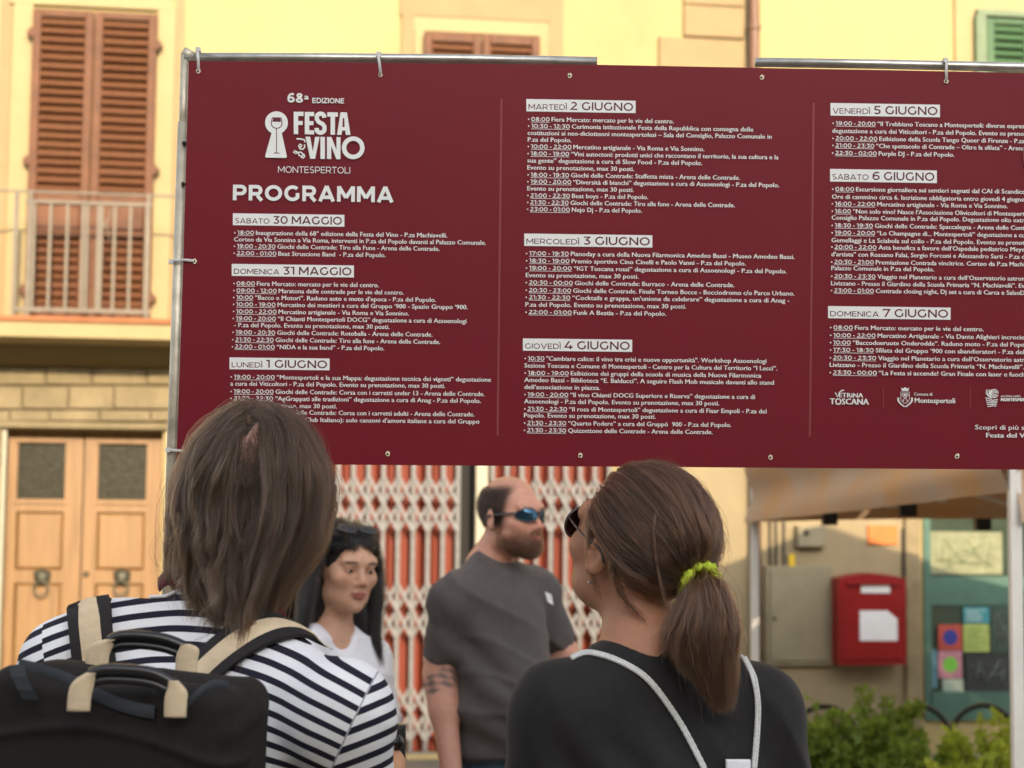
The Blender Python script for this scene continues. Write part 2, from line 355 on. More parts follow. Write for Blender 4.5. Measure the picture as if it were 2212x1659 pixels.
# stone courses over the door
XJ = [(713+81, 832, (-120, -25, 99, 198, 317, 420, 520, 620)), (834, 884, (-90, 48, 147, 246, 372, 470, 570, 660)), (886, 911, (-110, 20, 107, 215, 325, 430, 540, 650))]
for (a, b, js) in XJ:
    for i in range(len(js)-1):
        mb = MB(); fbox(mb, js[i]+1.5, a+1.2, js[i+1]-1.5, b-1.2, 0, .03+random.uniform(0, .008), .008); mb.build('stone_block', M['stone'], bldA)
mb = MB(); fbox(mb, -200, 794, 665, 911, 0, .012); mb.build('mortar_bed', M['mortar'], bldA)
for k in range(7):       # jamb stones left and right of the door
    for (a, b) in ((-120, 2), (360, 470)):
        ya, yb = 913+k*92, 913+k*92+90
        mb = MB(); fbox(mb, a+(k % 2)*8, ya, b, yb, 0, .03, .008); mb.build('stone_block', M['stone'], bldA)
mb = MB(); fbox(mb, 351.5, 929, 359, 1640, -.05, .036); mb.build('door_jamb', M['whitepost'], bldA)
mb = MB(); fbox(mb, -6, 929, 3, 1640, -.05, .036); mb.build('door_jamb', M['whitepost'], bldA)
mb = MB(); fbox(mb, -10, 912, 365, 926, 0, .045, .006); mb.build('lintel', M['stone'], bldA)
# balcony
x0, zt = fc(200, 690, .55); xr = fc(640, 700, .5)[0]; zb_ = zt-.115
MB().box(-4.6, xr, -.55, 0, zb_, zt-.02).build('balcony_slab', M['cream'], bldA)
MB().box(-4.6, xr, -.57, 0, zt-.018, zt+.012).build('terracotta_tiles', M['terracotta'], bldA)
rw = MB(); xa, xb = fc(68, 430, .5)[0], fc(320, 430, .5)[0]; z1 = fc(200, 440, .5)[1]; z0 = fc(200, 672, .5)[1]; ztop = fc(200, 418, .5)[1]
rw.box(xa-.03, xb+.03, -.515, -.485, z1-.008, z1+.012); rw.box(xa-.09, xb+.03, -.515, -.485, z0-.012, z0+.012); rw.box(-4.4, xr-.05, -.51, -.49, ztop-.006, ztop+.006)
rail = rw.build('balcony_railing', M['rail'], bldA)
bar = MB().box(-.009, .009, -.009, .009, 0, z1-z0-.02).mesh('bar', M['rail'])
for px in (72, 107, 144, 178, 211, 246, 280, 315): link('bar', bar, rail, (fc(px, 550, .5)[0], -.5, z0+.0122))
for px, t in ((180, 1), (211, 1)): link('bar', bar, rail, (fc(px+7, 550, .5)[0], -.5, z0+.0125))
for xx in (-4.3, -3.2, xa-.005, xb+.005, .0-.9, xr-.1): MB().box(xx-.012, xx+.012, -.512, -.488, zt+.012, ztop-.006).build('post', M['rail'], rail)
for s_ in (-1, 1):
    MB().tube([(fc(228, 470, .5)[0]-s_*.035, -.502, z1-.03), (fc(228, 470, .5)[0]-s_*.008, -.502, z1-.13), (fc(228, 470, .5)[0]-s_*.03, -.502, z1-.24)], .006, 6).build('ornament', M['rail'], rail)
# wooden double door
for li, (pa, pb, ga, gb) in enumerate(((5, 174, 38, 141), (177, 350, 212, 317))):
    mb = MB(); D0 = -.12
    xa, _ = fc(pa, 1200, D0); xb, _ = fc(pb, 1200, D0); zt_ = fc(180, 928, D0)[1]
    g0, g1 = fc(ga, 1010, D0)[0], fc(gb, 1010, D0)[0]; gz1, gz0 = fc(180, 957, D0)[1], fc(180, 1079, D0)[1]
    p1t, p1b = fc(180, 1106, D0)[1], fc(180, 1232, D0)[1]; p2t, p2b = fc(180, 1260, D0)[1], .15
    dr = wall_open(xa, xb, .01, zt_, [(g0, g1, gz0, gz1), (g0, g1, p1b, p1t), (g0, g1, p2b, p2t)], .12, .165).build('door', M['wood'], bldA)
    MB().bevbox(g0, g1, .128, .155, p1b, p1t, .022).build('panel', M['wood'], dr)
    MB().bevbox(g0, g1, .128, .155, p2b, p2t, .022).build('panel', M['wood'], dr)
    MB().box(g0+.001, g1-.001, .14, .148, gz0+.001, gz1-.001).build('pane', M['obscure'], dr)
    MB().box(g0-.012, g1+.012, .108, .12, gz0-.03, gz0-.008).build('moulding', M['wood'], dr); MB().box(g0-.012, g1+.012, .110, .12, gz1, gz1+.01).build('moulding', M['wood'], dr)
    kx, kz = fc(86 if li == 0 else 260, 1250, 0)
    kn = MB().lathe([(0, -.045), (.02, -.042), (.038, -.028), (.052, -.01), (.056, 0)], (kx, .12, kz+.005), 14, 1)
    kn.lathe([(0, -.07), (.012, -.066), (.018, -.05), (.02, -.03)], (kx, .12, kz-.012), 10, 1)
    for s_ in (-1, 1): kn.lathe([(0, -.03), (.012, -.024), (.014, -.005)], (kx+s_*.043, .12, kz+.035), 8, 1)
    kn.build('lion_head_plate', M['bronze'], dr)
    MB().tube([(kx+.045*math.sin(a), .055, kz-.062-.045*math.cos(a)) for a in np.linspace(0, 2*math.pi, 20)], .007, 6, caps=False).build('knocker_ring', M['bronze'], dr)
    if li == 1:
        MB().lathe([(0, -.03), (.012, -.03), (.016, -.015), (.02, 0)], (fc(186, 1240, D0)[0], .12, fc(186, 1240, D0)[1]), 10, 1).build('handle', M['bronze'], dr)
MB().box(dX0, dX1, .2, .4, 0, dZ).build('door_recess', M['black'], bldA)
MB().box(dX0-.05, dX1+.05, -.25, .0, 0, .06).build('doorstep', M['stone'], bldA)
# orange-red boards behind the folding gate
nb = 26; wv = (gX1-gX0)/nb
bd = MB().bevbox(-wv/2+.003, wv/2-.003, 0, .02, 0, gZ-.03, .006).mesh('door_board', M['orange'])
kb0 = fc(996, 1300, -.1)[0]; kb1 = fc(1019, 1300, -.1)[0]; kb2 = fc(1051, 1300, 0)[0]
for i in range(nb):
    x = gX0+(i+.5)*wv
    if kb0-wv*.5 < x < kb1+.01: continue
    link('door_board', bd, bldA, (x, .15+random.uniform(0, .004), .03))
MB().box(gX0, gX1, .22, .3, 0, gZ).build('gate_recess', M['black'], bldA)
gp = MB().box(kb1+.01, kb2, -.01, .1, 0, gZ-.002).build('gate_post', M['whitepost'], bldA)
gt = MB().box(gX0+.01, kb1-.005, .03, .06, 0, .04).box(gX0+.01, kb1-.005, .03, .06, gZ-.05, gZ-.01).box(kb2+.005, gX1-.01, .03, .06, 0, .04).box(kb2+.005, gX1-.01, .03, .06, gZ-.05, gZ-.01).build('folding_gate', M['gate'], bldA)
bands = [(1030, 1089, 1149), (1260, 1318, 1379), (1484, 1542, 1602)]
zb = [[fc(900, b, 0)[1] for b in bb] for bb in bands]; dzt = zb[0][0]-zb[0][1]; zb.insert(0, [gZ-.07, gZ-.07-dzt, gZ-.07-2*dzt])
bar = MB().box(-.0135, .0135, .02, .032, .04, gZ-.05).box(-.0135, -.009, .006, .02, .041, gZ-.051).box(.009, .0135, .006, .02, .041, gZ-.051).mesh('bar', M['gate'])
p = fc(1000, 1300)[0]-fc(967.7, 1300)[0]
dzb = zb[1][0]-zb[1][1]
L = math.hypot(p, dzb)
lk = MB().box(-L/2, L/2, -.003, .003, -.0105, .0105).mesh('link_bar', M['gate'])
for (xs0, xs1) in ((gX0+.03, kb1-.01), (kb2+.035, gX1-.01)):
    x = fc(727, 1300)[0]-p if xs0 < 0 and xs0 < kb1 and xs1 < kb2 else xs0
    xs = []
    while x < xs1: xs.append(x); x += p
    for i, x in enumerate(xs):
        link('bar', bar, gt, (x, 0, 0), (0, 0, 0))
        if i == len(xs)-1: continue
        for bb in zb:
            for j in (0, 1):
                zc = (bb[j]+bb[j+1])/2; an = math.atan2(bb[j]-bb[j+1], p)
                link('link_bar', lk, gt, (x+p/2, .0, zc), (0, an, 0)); link('link_bar', lk, gt, (x+p/2, .0385, zc), (0, -an, 0))
# ochre base of house A right of the gate, plinth
mb = MB(); mb.box(gX1+.02, XB-.004, -.012, 0, 0, 2.9); mb.build('wall_base', M['greywall'], bldA)
# downpipe
px_, _ = fc(1631, 600, .08)
MB().tube([(px_, -.08, 0.02), (px_+.0, -.08, 4), (px_, -.08, 9.4)], .037, 14).build('downpipe', M['pipe'], bldA)
for zz_ in (1.62, 3.6, 5.0): MB().lathe([(.044, -.02), (.048, 0), (.044, .02)], (px_, -.08, zz_), 12).box(px_-.012, px_+.012, -.06, 0, zz_-.012, zz_+.012).build('pipe_bracket', M['pipe'], bldA)
MB().box(fc(1611, 600)[0], fc(1620, 600)[0], -.03, 0, 2.9, 9.4).build('corner_strip', M['rail'], bldA)
# house B: green shutter window, base wall, pier, shop window
mb = MB(); fbox(mb, 2066, -80, 2112, 600, 0, .03); fbox(mb, 2066, -120, 2420, 30, 0, .031); fbox(mb, 2340, -80, 2400, 600, 0, .03); mb.build('window_surround', M['cream'], bldB)
shutter(bldB, 2136, 38, 2232, 590, .06, [(52, 300, 'louvre'), (330, 570, 'louvre')], M['green'], None, True)
shutter(bldB, 2235, 44, 2330, 594, .06, [(58, 306, 'louvre'), (336, 576, 'louvre')], M['green'], None, False)
mb = MB(); fbox(mb, 2113, 32, 2135, 600, 0, .09); fbox(mb, 2113, 24, 2334, 37, 0, .091); mb.build('window_frame', M['greenframe'], bldB)
MB().box(XB+.01, sX0-.02, -.008, 0, 0, 2.6).build('wall_base', M['greywall'], bldB)
mb = MB(); fbox(mb, 1958, 985, 1989, 1655, 0, .05, .006); mb.build('pier', M['stone'], bldB)
sw = MB(); sw.box(sX0, sX0+.05, -.02, .1, sZ0, sZ1).box(sX1-.05, sX1, -.02, .1, sZ0, sZ1).box(sX0+.05, sX1-.05, -.02, .1, sZ1-.06, sZ1).box(sX0+.05, sX1-.05, -.03, .1, sZ0, sZ0+.19)
sw = sw.build('shop_window', M['teal'], bldB)
MB().box(sX0+.05, sX1-.05, .06, .07, sZ0+.19, sZ1-.06).build('pane', M['shopglass'], sw)
tb0 = fc(2100, 1308)[1]; tb1 = fc(2100, 1245)[1]
MB().box(sX0+.05, sX1-.05, .045, .05, tb0, tb1).build('teal_film', M['teal'], sw)
mb = MB(); fbox(mb, 1950, 1141, 1957, 1245, .012, .03); mb.build('conduit', M['plastic'], bldB)
for px in (1662, 1675, 1692): 
    mb = MB(); fbox(mb, px, 1120, px+4, 1222, .012, .03); mb.build('conduit', M['plastic'], bldB)

# wall-mounted things
def wallthing(name, label, cat, px, py, group=None):
    x, z = fc(px, py); pos = F0 + Fu*x + np.array([0, 0, z]); return empty(name, tuple(pos), label, cat, FROT, group), x, z
t, cx, cz = wallthing('electric_cabinet', 'flat grey-green metal cabinet door on the shaded wall left of the red letter box', 'cabinet', 1721, 1437)
x0, x1 = fc(1649, 1330)[0]-cx, fc(1793, 1330)[0]-cx; h = fc(1721, 1223)[1]-cz
MB().bevbox(x0, x1, -.05, -.009, 0, h, .006).build('cabinet_body', M['cabinet'], t)
MB().bevbox(x0+.03, x1-.03, -.062, -.0505, .03, h-.03, .004).build('door', M['cabinet'], t)
MB().lathe([(0, -.075), (.012, -.072), (.014, -.062)], (x0+.06, 0, h*.48), 10, 1).build('lock', M['bronze'], t)
MB().box(x1-.055, x1-.045, -.072, -.062, .16, .44).build('handle', M['steel'], t)
for zz_ in (.1, h*.55, h-.1): MB().box(x0-.004, x0+.012, -.06, -.03, zz_-.03, zz_+.03).build('hinge', M['cabinet'], t)
t, cx, cz = wallthing('meter_box', 'small pale box high on the wall beside the conduits under the tent', 'meter box', 1745, 1182)
MB().bevbox(-.1, .1, -.09, -.01, 0, .145, .01).build('box_body', M['cabinet'], t); MB().lathe([(0, -.1), (.018, -.1), (.02, -.09)], (-.04, 0, .1), 10, 1).build('dial', M['plastic'], t)
t, cx, cz = wallthing('utility_tag', 'small yellow tag hanging from the wall conduits', 'tag', 1707, 1223)
MB().bevbox(-.02, .02, -.045, -.032, 0, .08, .003).build('tag_plate', mat('yellow_plastic', (.7, .45, .02), .5), t)
t, cx, cz = wallthing('wall_sign', 'orange rectangular sign on the wall above the red letter box', 'sign', 1904, 1176)
MB().bevbox(-.105, .105, -.03, -.01, 0, .13, .003).build('sign_plate', mat('orange_sign_paint', (.62, .17, .035), .6, nscale=6), t)
t, cx, cz = wallthing('letter_box', 'red metal letter box with white notice on the shaded wall', 'letter box', 1880, 1431)
xl, xr_ = fc(1812, 1330, .2)[0]-cx, fc(1957, 1330, .2)[0]-cx; h = fc(1880, 1250, .2)[1]-cz; D = .2
mb = MB(); N = 12
prof = [(xl, 0), (xr_, 0), (xr_, h)] + [(xr_+(xl-xr_)*i/N, h+.035*math.sin(math.pi*i/N)) for i in range(1, N)] + [(xl, h)]
k = len(prof); mb.add([(a, -D, b) for a, b in prof]+[(a, -.012, b) for a, b in prof], [tuple(range(k)), tuple(range(2*k-1, k-1, -1))]+[(i, k+i, k+(i+1) % k, (i+1) % k) for i in range(k)])
mb.build('box_body', M['redbox'], t)
MB().bevbox(xl+.03, xr_-.03, -D-.012, -D-.001, .03, h*.80, .008).build('door', M['redbox'], t)
MB().box(xl+.05, xr_-.05, -D-.03, -D-.001, h*.93, h*.955).build('slot_hood', M['redbox'], t)
wq = xr_-xl
MB().box(xl+wq*.33, xl+wq*.76, -D-.008, -D-.001, h*.835, h*.93).build('slot_plate', M['paper'], t)
a, b, c_, d_ = xl+wq*.30, xl+wq*.86, h*.28, h*.63
pts = [(a, c_), (b, c_), (b, d_-.055), (b-.07, d_), (a, d_)]
MB().add([(u, -D-.014, v) for u, v in pts]+[(u, -D-.0125, v) for u, v in pts], [(0, 1, 2, 3, 4), (9, 8, 7, 6, 5)]+[(i, 5+i, 5+(i+1) % 5, (i+1) % 5) for i in range(5)]).build('notice', M['paper'], t)
# posters in the shop window
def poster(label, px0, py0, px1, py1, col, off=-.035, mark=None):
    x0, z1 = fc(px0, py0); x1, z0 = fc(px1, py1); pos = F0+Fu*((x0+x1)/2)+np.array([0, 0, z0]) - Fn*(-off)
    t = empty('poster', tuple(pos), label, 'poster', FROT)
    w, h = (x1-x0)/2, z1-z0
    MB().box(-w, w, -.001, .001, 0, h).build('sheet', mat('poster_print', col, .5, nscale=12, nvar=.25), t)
    if mark:
        (mc, kind) = mark; m2 = mat('poster_ink', mc, .5)
        if kind == 'disc': MB().lathe([(0, -.003), (min(w, h/2)*.62, -.003), (min(w, h/2)*.62, -.001)], (0, 0, h/2), 20, 1).build('print', m2, t, smooth=False)
        elif kind == 'lines':
            b_ = MB(); 
            for i in range(5): b_.box(-w*.8, w*random.uniform(.1, .8), -.003, -.0015, h*(.15+.16*i), h*(.2+.16*i))
            b_.build('print', m2, t)
        else:
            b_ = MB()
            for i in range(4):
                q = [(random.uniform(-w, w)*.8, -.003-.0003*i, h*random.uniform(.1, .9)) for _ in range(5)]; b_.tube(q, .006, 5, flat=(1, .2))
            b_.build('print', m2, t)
poster('teal-blue poster high in the shop window', 2085, 1312, 2142, 1347, (.05, .25, .28), mark=((.5, .6, .55), 'lines'))
poster('yellow-green poster under the teal-blue one in the shop window', 2085, 1349, 2142, 1409, (.36, .44, .12), mark=((.15, .25, .05), 'lines'))
poster('red poster with a dark blue dot in the shop window', 2031, 1350, 2083, 1405, (.42, .07, .05), mark=((.03, .04, .25), 'disc'))
poster('mauve pink poster with a bright green disc in the shop window', 2031, 1407, 2083, 1466, (.45, .2, .25), mark=((.18, .5, .06), 'disc'))
poster('dark poster with pale scribbles low in the shop window', 2090, 1415, 2190, 1499, (.03, .035, .035), mark=((.35, .4, .35), 'scribble'))
poster('narrow blue poster at the left edge of the shop window', 2007, 1404, 2029, 1487, (.10, .22, .28))
poster('pale mint poster below the mauve one in the shop window', 2040, 1468, 2086, 1499, (.35, .42, .34))
poster('dark green and black poster at the right of the shop window', 2144, 1310, 2192, 1412, (.04, .07, .05), mark=((.3, .32, .28), 'scribble'))
poster('pale peach and green sheet painted as a sunlit patch at the top of the shop window', 1996, 1148, 2170, 1241, (.22, .23, .13), mark=((.12, .2, .10), 'scribble'))  # sunlight falling on the window film, put into the colour of this sheet

# houses across the square, behind the viewer: they shade the people and the board
bh = empty('building', (0, -12, 0), 'row house across the square behind the viewer, unseen here', 'building')
MB().box(-45, 45, -10, 0, 0, 8.55).build('wall', M['plaster'], bh); MB().box(-45, 45, -10, .35, 8.55, 8.72).build('roof', M['rooftile'], bh)
wm = MB().bevbox(-.6, .6, 0, .06, 0, 1.7, .01).mesh('window', M['green'])
for i in range(-5, 6):
    for zz_ in (1.2, 5.0): link('window', wm, bh, (i*3.2, .065, zz_), (0, 0, math.pi))

# ================================================================== TENT
A_ = np.array([W(1630, 1200, 9.2)[0], 9.2, 0]); B_ = np.array([W(2193, 1200, 6.2)[0], 6.2, 0]); e = nn(B_-A_); pr = np.array([-e[1], e[0], 0]); pr = pr if pr[0] > 0 else -pr
C_ = B_+pr*3; D_ = A_+pr*3
tent = empty('market_tent', tuple((A_+C_)/2), 'beige market tent with white legs in front of the shop, right side of the square', 'tent')
to = (A_+C_)/2
def TB(mb, name, m, **k): 
    mb.v = [tuple(np.array(v)-to) for v in mb.v]; return mb.build(name, m, tent, **k)
ztopv, zbotv = 1.98, 1.57
for P_ in (A_, B_, C_, D_):
    mb = MB().box(P_[0]-.02, P_[0]+.02, P_[1]-.02, P_[1]+.02, 0, 1.9); mb.box(P_[0]-.026, P_[0]+.026, P_[1]-.026, P_[1]+.026, 1.9, 1.97); TB(mb, 'leg', M['tentleg'])
def grid(fn, nu, nv):
    vs = [fn(i/nu, j/nv) for i in range(nu+1) for j in range(nv+1)]
    fs = [(i*(nv+1)+j, (i+1)*(nv+1)+j, (i+1)*(nv+1)+j+1, i*(nv+1)+j+1) for i in range(nu) for j in range(nv)]
    return vs, fs
apex = (A_+C_)/2 + np.array([0, 0, 3.0])
cs = [A_, B_, C_, D_]; ctr = (A_+C_)/2
for q in range(4):
    a, b = cs[q], cs[(q+1) % 4]; out = nn((a+b)/2-ctr)
    def fn(u, v):
        p = a+(b-a)*u; zb0 = zbotv+(.11 if q == 0 else 0)*u + .03*math.sin(u*math.pi)*(1 if q else -.2)
        z = ztopv+(zb0-ztopv)*v
        w = .012*math.sin(9*u*math.pi+v*2)*v + .03*math.sin(v*7+3*u)*math.exp(-((v-.55)/.5)**2)
        return p + out*(.035+w)+np.array([0, 0, z + .035*math.sin(math.pi*u)*0])
    vs, fs = grid(fn, 40, 12); TB(MB().add(vs, fs), 'valance', M['canopy'], smooth=True)
    def fr(u, v):
        p = (a+(b-a)*u)*(1-v)+ctr*v; p = p+out*.035*(1-v)
        z = ztopv+(3.0-ztopv)*(v**1.15) ; return np.array([p[0], p[1], z])
    vs, fs = grid(fr, 8, 10); TB(MB().add(vs, fs), 'roof_panel', M['canopy'], smooth=True)
    n_ = 4
    for i in range(n_):
        for s_ in (0, 1):
            p0 = a+(b-a)*(i/n_); p1 = a+(b-a)*((i+1)/n_); zz0, zz1 = (1.86, 1.66) if s_ else (1.66, 1.86)
            if q in (0, 2, 3): TB(MB().tube([p0+np.array([0, 0, zz0])-out*(.05+.02*s_), p1+np.array([0, 0, zz1])-out*(.05+.02*s_)], .011, 6), 'truss_bar', M['tentleg'])
    TB(MB().tube([a+np.array([0, 0, 1.95]), ctr+np.array([0, 0, 2.9])], .013, 6), 'roof_bar', M['tentleg'])
for (px, py, Y) in ((1792, 1121, 8.4), (2122, 1133, 8.2), (1960, 1101, 7.4)):
    c = W(px, py, Y); TB(MB().box(c[0]-.035, c[0]+.035, c[1]-.03, c[1]+.03, c[2]-.03, c[2]+.03), 'joint', M['plastic'])

# ================================================================== SHRUBS, BICYCLE
def shrub(label, px, Y, h, r, n, m, flowers=0):
    c = W(px, 1400, Y); t = empty('shrub', (c[0], c[1], 0), label, 'shrub', group='potted shrubs by the shop wall')
    mb = MB(); mb.lathe([(0, 0), (.15, 0), (.18, .2), (.2, .22), (.18, .24), (.16, .21), (0, .21)], (0, 0, 0), 20); mb.build('planter', M['pot'], t)
    vs = []; fs = []; stems = MB()
    ns = 34
    for s_ in range(ns):
        a = random.uniform(0, 6.28); rr = r*math.sqrt(random.random()); hh = h*random.uniform(.35, 1.0)*(1-.2*(rr/r)**2)
        tip = np.array([rr*math.cos(a), rr*math.sin(a), hh]); base = np.array([.07*math.cos(a), .07*math.sin(a), .21]); mid = (base+tip)/2+np.array([random.uniform(-.04, .04), random.uniform(-.04, .04), .05])
        stems.tube([base, mid, tip], [.006, .004, .002], 5)
        for k_ in range(n//ns):
            u = random.random()**.7; u = .02+.98*u; p = base*(1-u)**2+2*mid*u*(1-u)+tip*u*u
            d = nn(rng.normal(size=3)+np.array([0, 0, .5])); L_ = random.uniform(.03, .06); sd_ = nn(np.cross(d, rng.normal(size=3)))*L_*.28; nz = np.cross(d, sd_)*.25
            p = p+d*.012; i0 = len(vs)
            vs += [p, p+d*L_*.35+sd_, p+d*L_*.75+sd_*.7, p+d*L_, p+d*L_*.75-sd_*.7, p+d*L_*.35-sd_, p+d*L_*.5+nz]
            fs += [(i0, i0+1, i0+6), (i0+1, i0+2, i0+6), (i0+2, i0+3, i0+6), (i0+3, i0+4, i0+6), (i0+4, i0+5, i0+6), (i0+5, i0, i0+6)]
    stems.build('stems', M['stem'], t)
    o = MB().add(vs, fs).build('foliage', m, t, smooth=False); o['kind'] = 'stuff'
shrub('dark green leafy shrub in a pot below the letter box', 1880, 9.3, .72, .36, 2600, M['leaf'])
shrub('bright yellow-green shrub in a pot beside the right tent leg', 2115, 8.6, .66, .34, 2200, M['leaf2'])
shrub('small dark shrub half hidden behind the ponytailed woman\'s shoulder', 1748, 9.5, .62, .2, 1100, M['leaf'])
shrub('low green shrub between the two taller ones', 2010, 8.9, .54, .26, 1500, M['leaf'])
rc = W(1900, 1400, 9.9); rk = empty('bicycle_rack', (rc[0], rc[1], 0), 'low dark metal hoop rack standing among the shrubs', 'bicycle rack', R(8))
for hx in (-.33, .22, .62): MB().tube([(hx-.2, 0, .03)]+[(hx+.2*math.cos(a), 0, .33+.2*math.sin(a)) for a in np.linspace(math.pi, 0, 16)]+[(hx+.2, 0, .03)], .016, 8).build('hoop', M['plastic'], rk)
for yy in (-.1, .1): MB().box(-.65, .95, yy-.02, yy+.02, .0, .03).build('foot_bar', M['plastic'], rk)
# ================================================================== PROGRAMME BOARD
Bn = nn(np.array([math.sin(R(1.9)), -math.cos(R(1.9))*math.cos(R(3)), -math.sin(R(3))])); B0 = W(1300, 575, 3.05)
Be1 = nn(np.cross(np.array([0, 0, 1.]), -Bn)*-1); Be1 = Be1 if Be1[0] > 0 else -Be1; Be2 = nn(np.cross(Bn, Be1)); Be2 = Be2 if Be2[2] > 0 else -Be2
BO = onplane(393, 1000, B0, Bn)
def bp(px, py):
    p = onplane(px, py, B0, Bn)-BO; return np.array([np.dot(p, Be1), np.dot(p, Be2)])
MBd = Matrix(((Be1[0], Be2[0], Bn[0], BO[0]), (Be1[1], Be2[1], Bn[1], BO[1]), (Be1[2], Be2[2], Bn[2], BO[2]), (0, 0, 0, 1)))
board = link('notice_board', None); board.matrix_world = MBd
tag(board, 'large maroon festival programme board with white lettering hung on a steel frame', 'notice board')
# sheet (continues beyond the right edge of the view)
tl, bl, bl2, trr, brr = bp(408, 132), bp(381, 1001), bp(760, 1004), bp(2212, 157.5), bp(2212, 1014.5)
w2 = bp(3000, 169); w3 = bp(3000, 1020)
out = [tl, bp(396, 560), bl, bl2, brr, w3, w2, trr, bp(1300, 140)]
k = len(out); mb = MB()
mb.add([(p[0], p[1], 0) for p in out]+[(p[0], p[1], -.005) for p in out], [tuple(range(k)), tuple(range(2*k-1, k-1, -1))]+[(i, (i+1) % k, k+(i+1) % k, k+i)[::-1] for i in range(k)])
mb.build('board_sheet', M['maroon'], board)
_z = [0.0009]
def zz():
    _z[0] += 0.0000015; return _z[0]
def quadp(name, pts, m, parent=board, z=None):
    z = zz() if z is None else z
    q = [bp(*p) for p in pts]; return MB().poly([(a, b, z) for a, b in q]).build(name, m, parent)
def sl(y): return math.tan(R(.95-.35*(y-200)/730))
fcache = {}
def glyphs(s, off=0.0, sp=1.0, res=2):
    key = (s, off, sp)
    if key in fcache: return fcache[key]
    c = bpy.data.curves.new('txt', 'FONT'); c.body = s; c.size = 1; c.offset = off; c.resolution_u = res; c.space_character = sp
    o = bpy.data.objects.new('txt', c); sc.collection.objects.link(o); dg = bpy.context.evaluated_depsgraph_get()
    me = bpy.data.meshes.new_from_object(o.evaluated_get(dg)); n = len(me.vertices); V = np.empty(n*3, np.float32); me.vertices.foreach_get('co', V); V = V.reshape(-1, 3)[:, :2]
    F = [tuple(p.vertices) for p in me.polygons]
    bpy.data.objects.remove(o); bpy.data.curves.remove(c); bpy.data.meshes.remove(me)
    fcache[key] = (V, F); return V, F
CAP = glyphs('H')[0][:, 1].max()
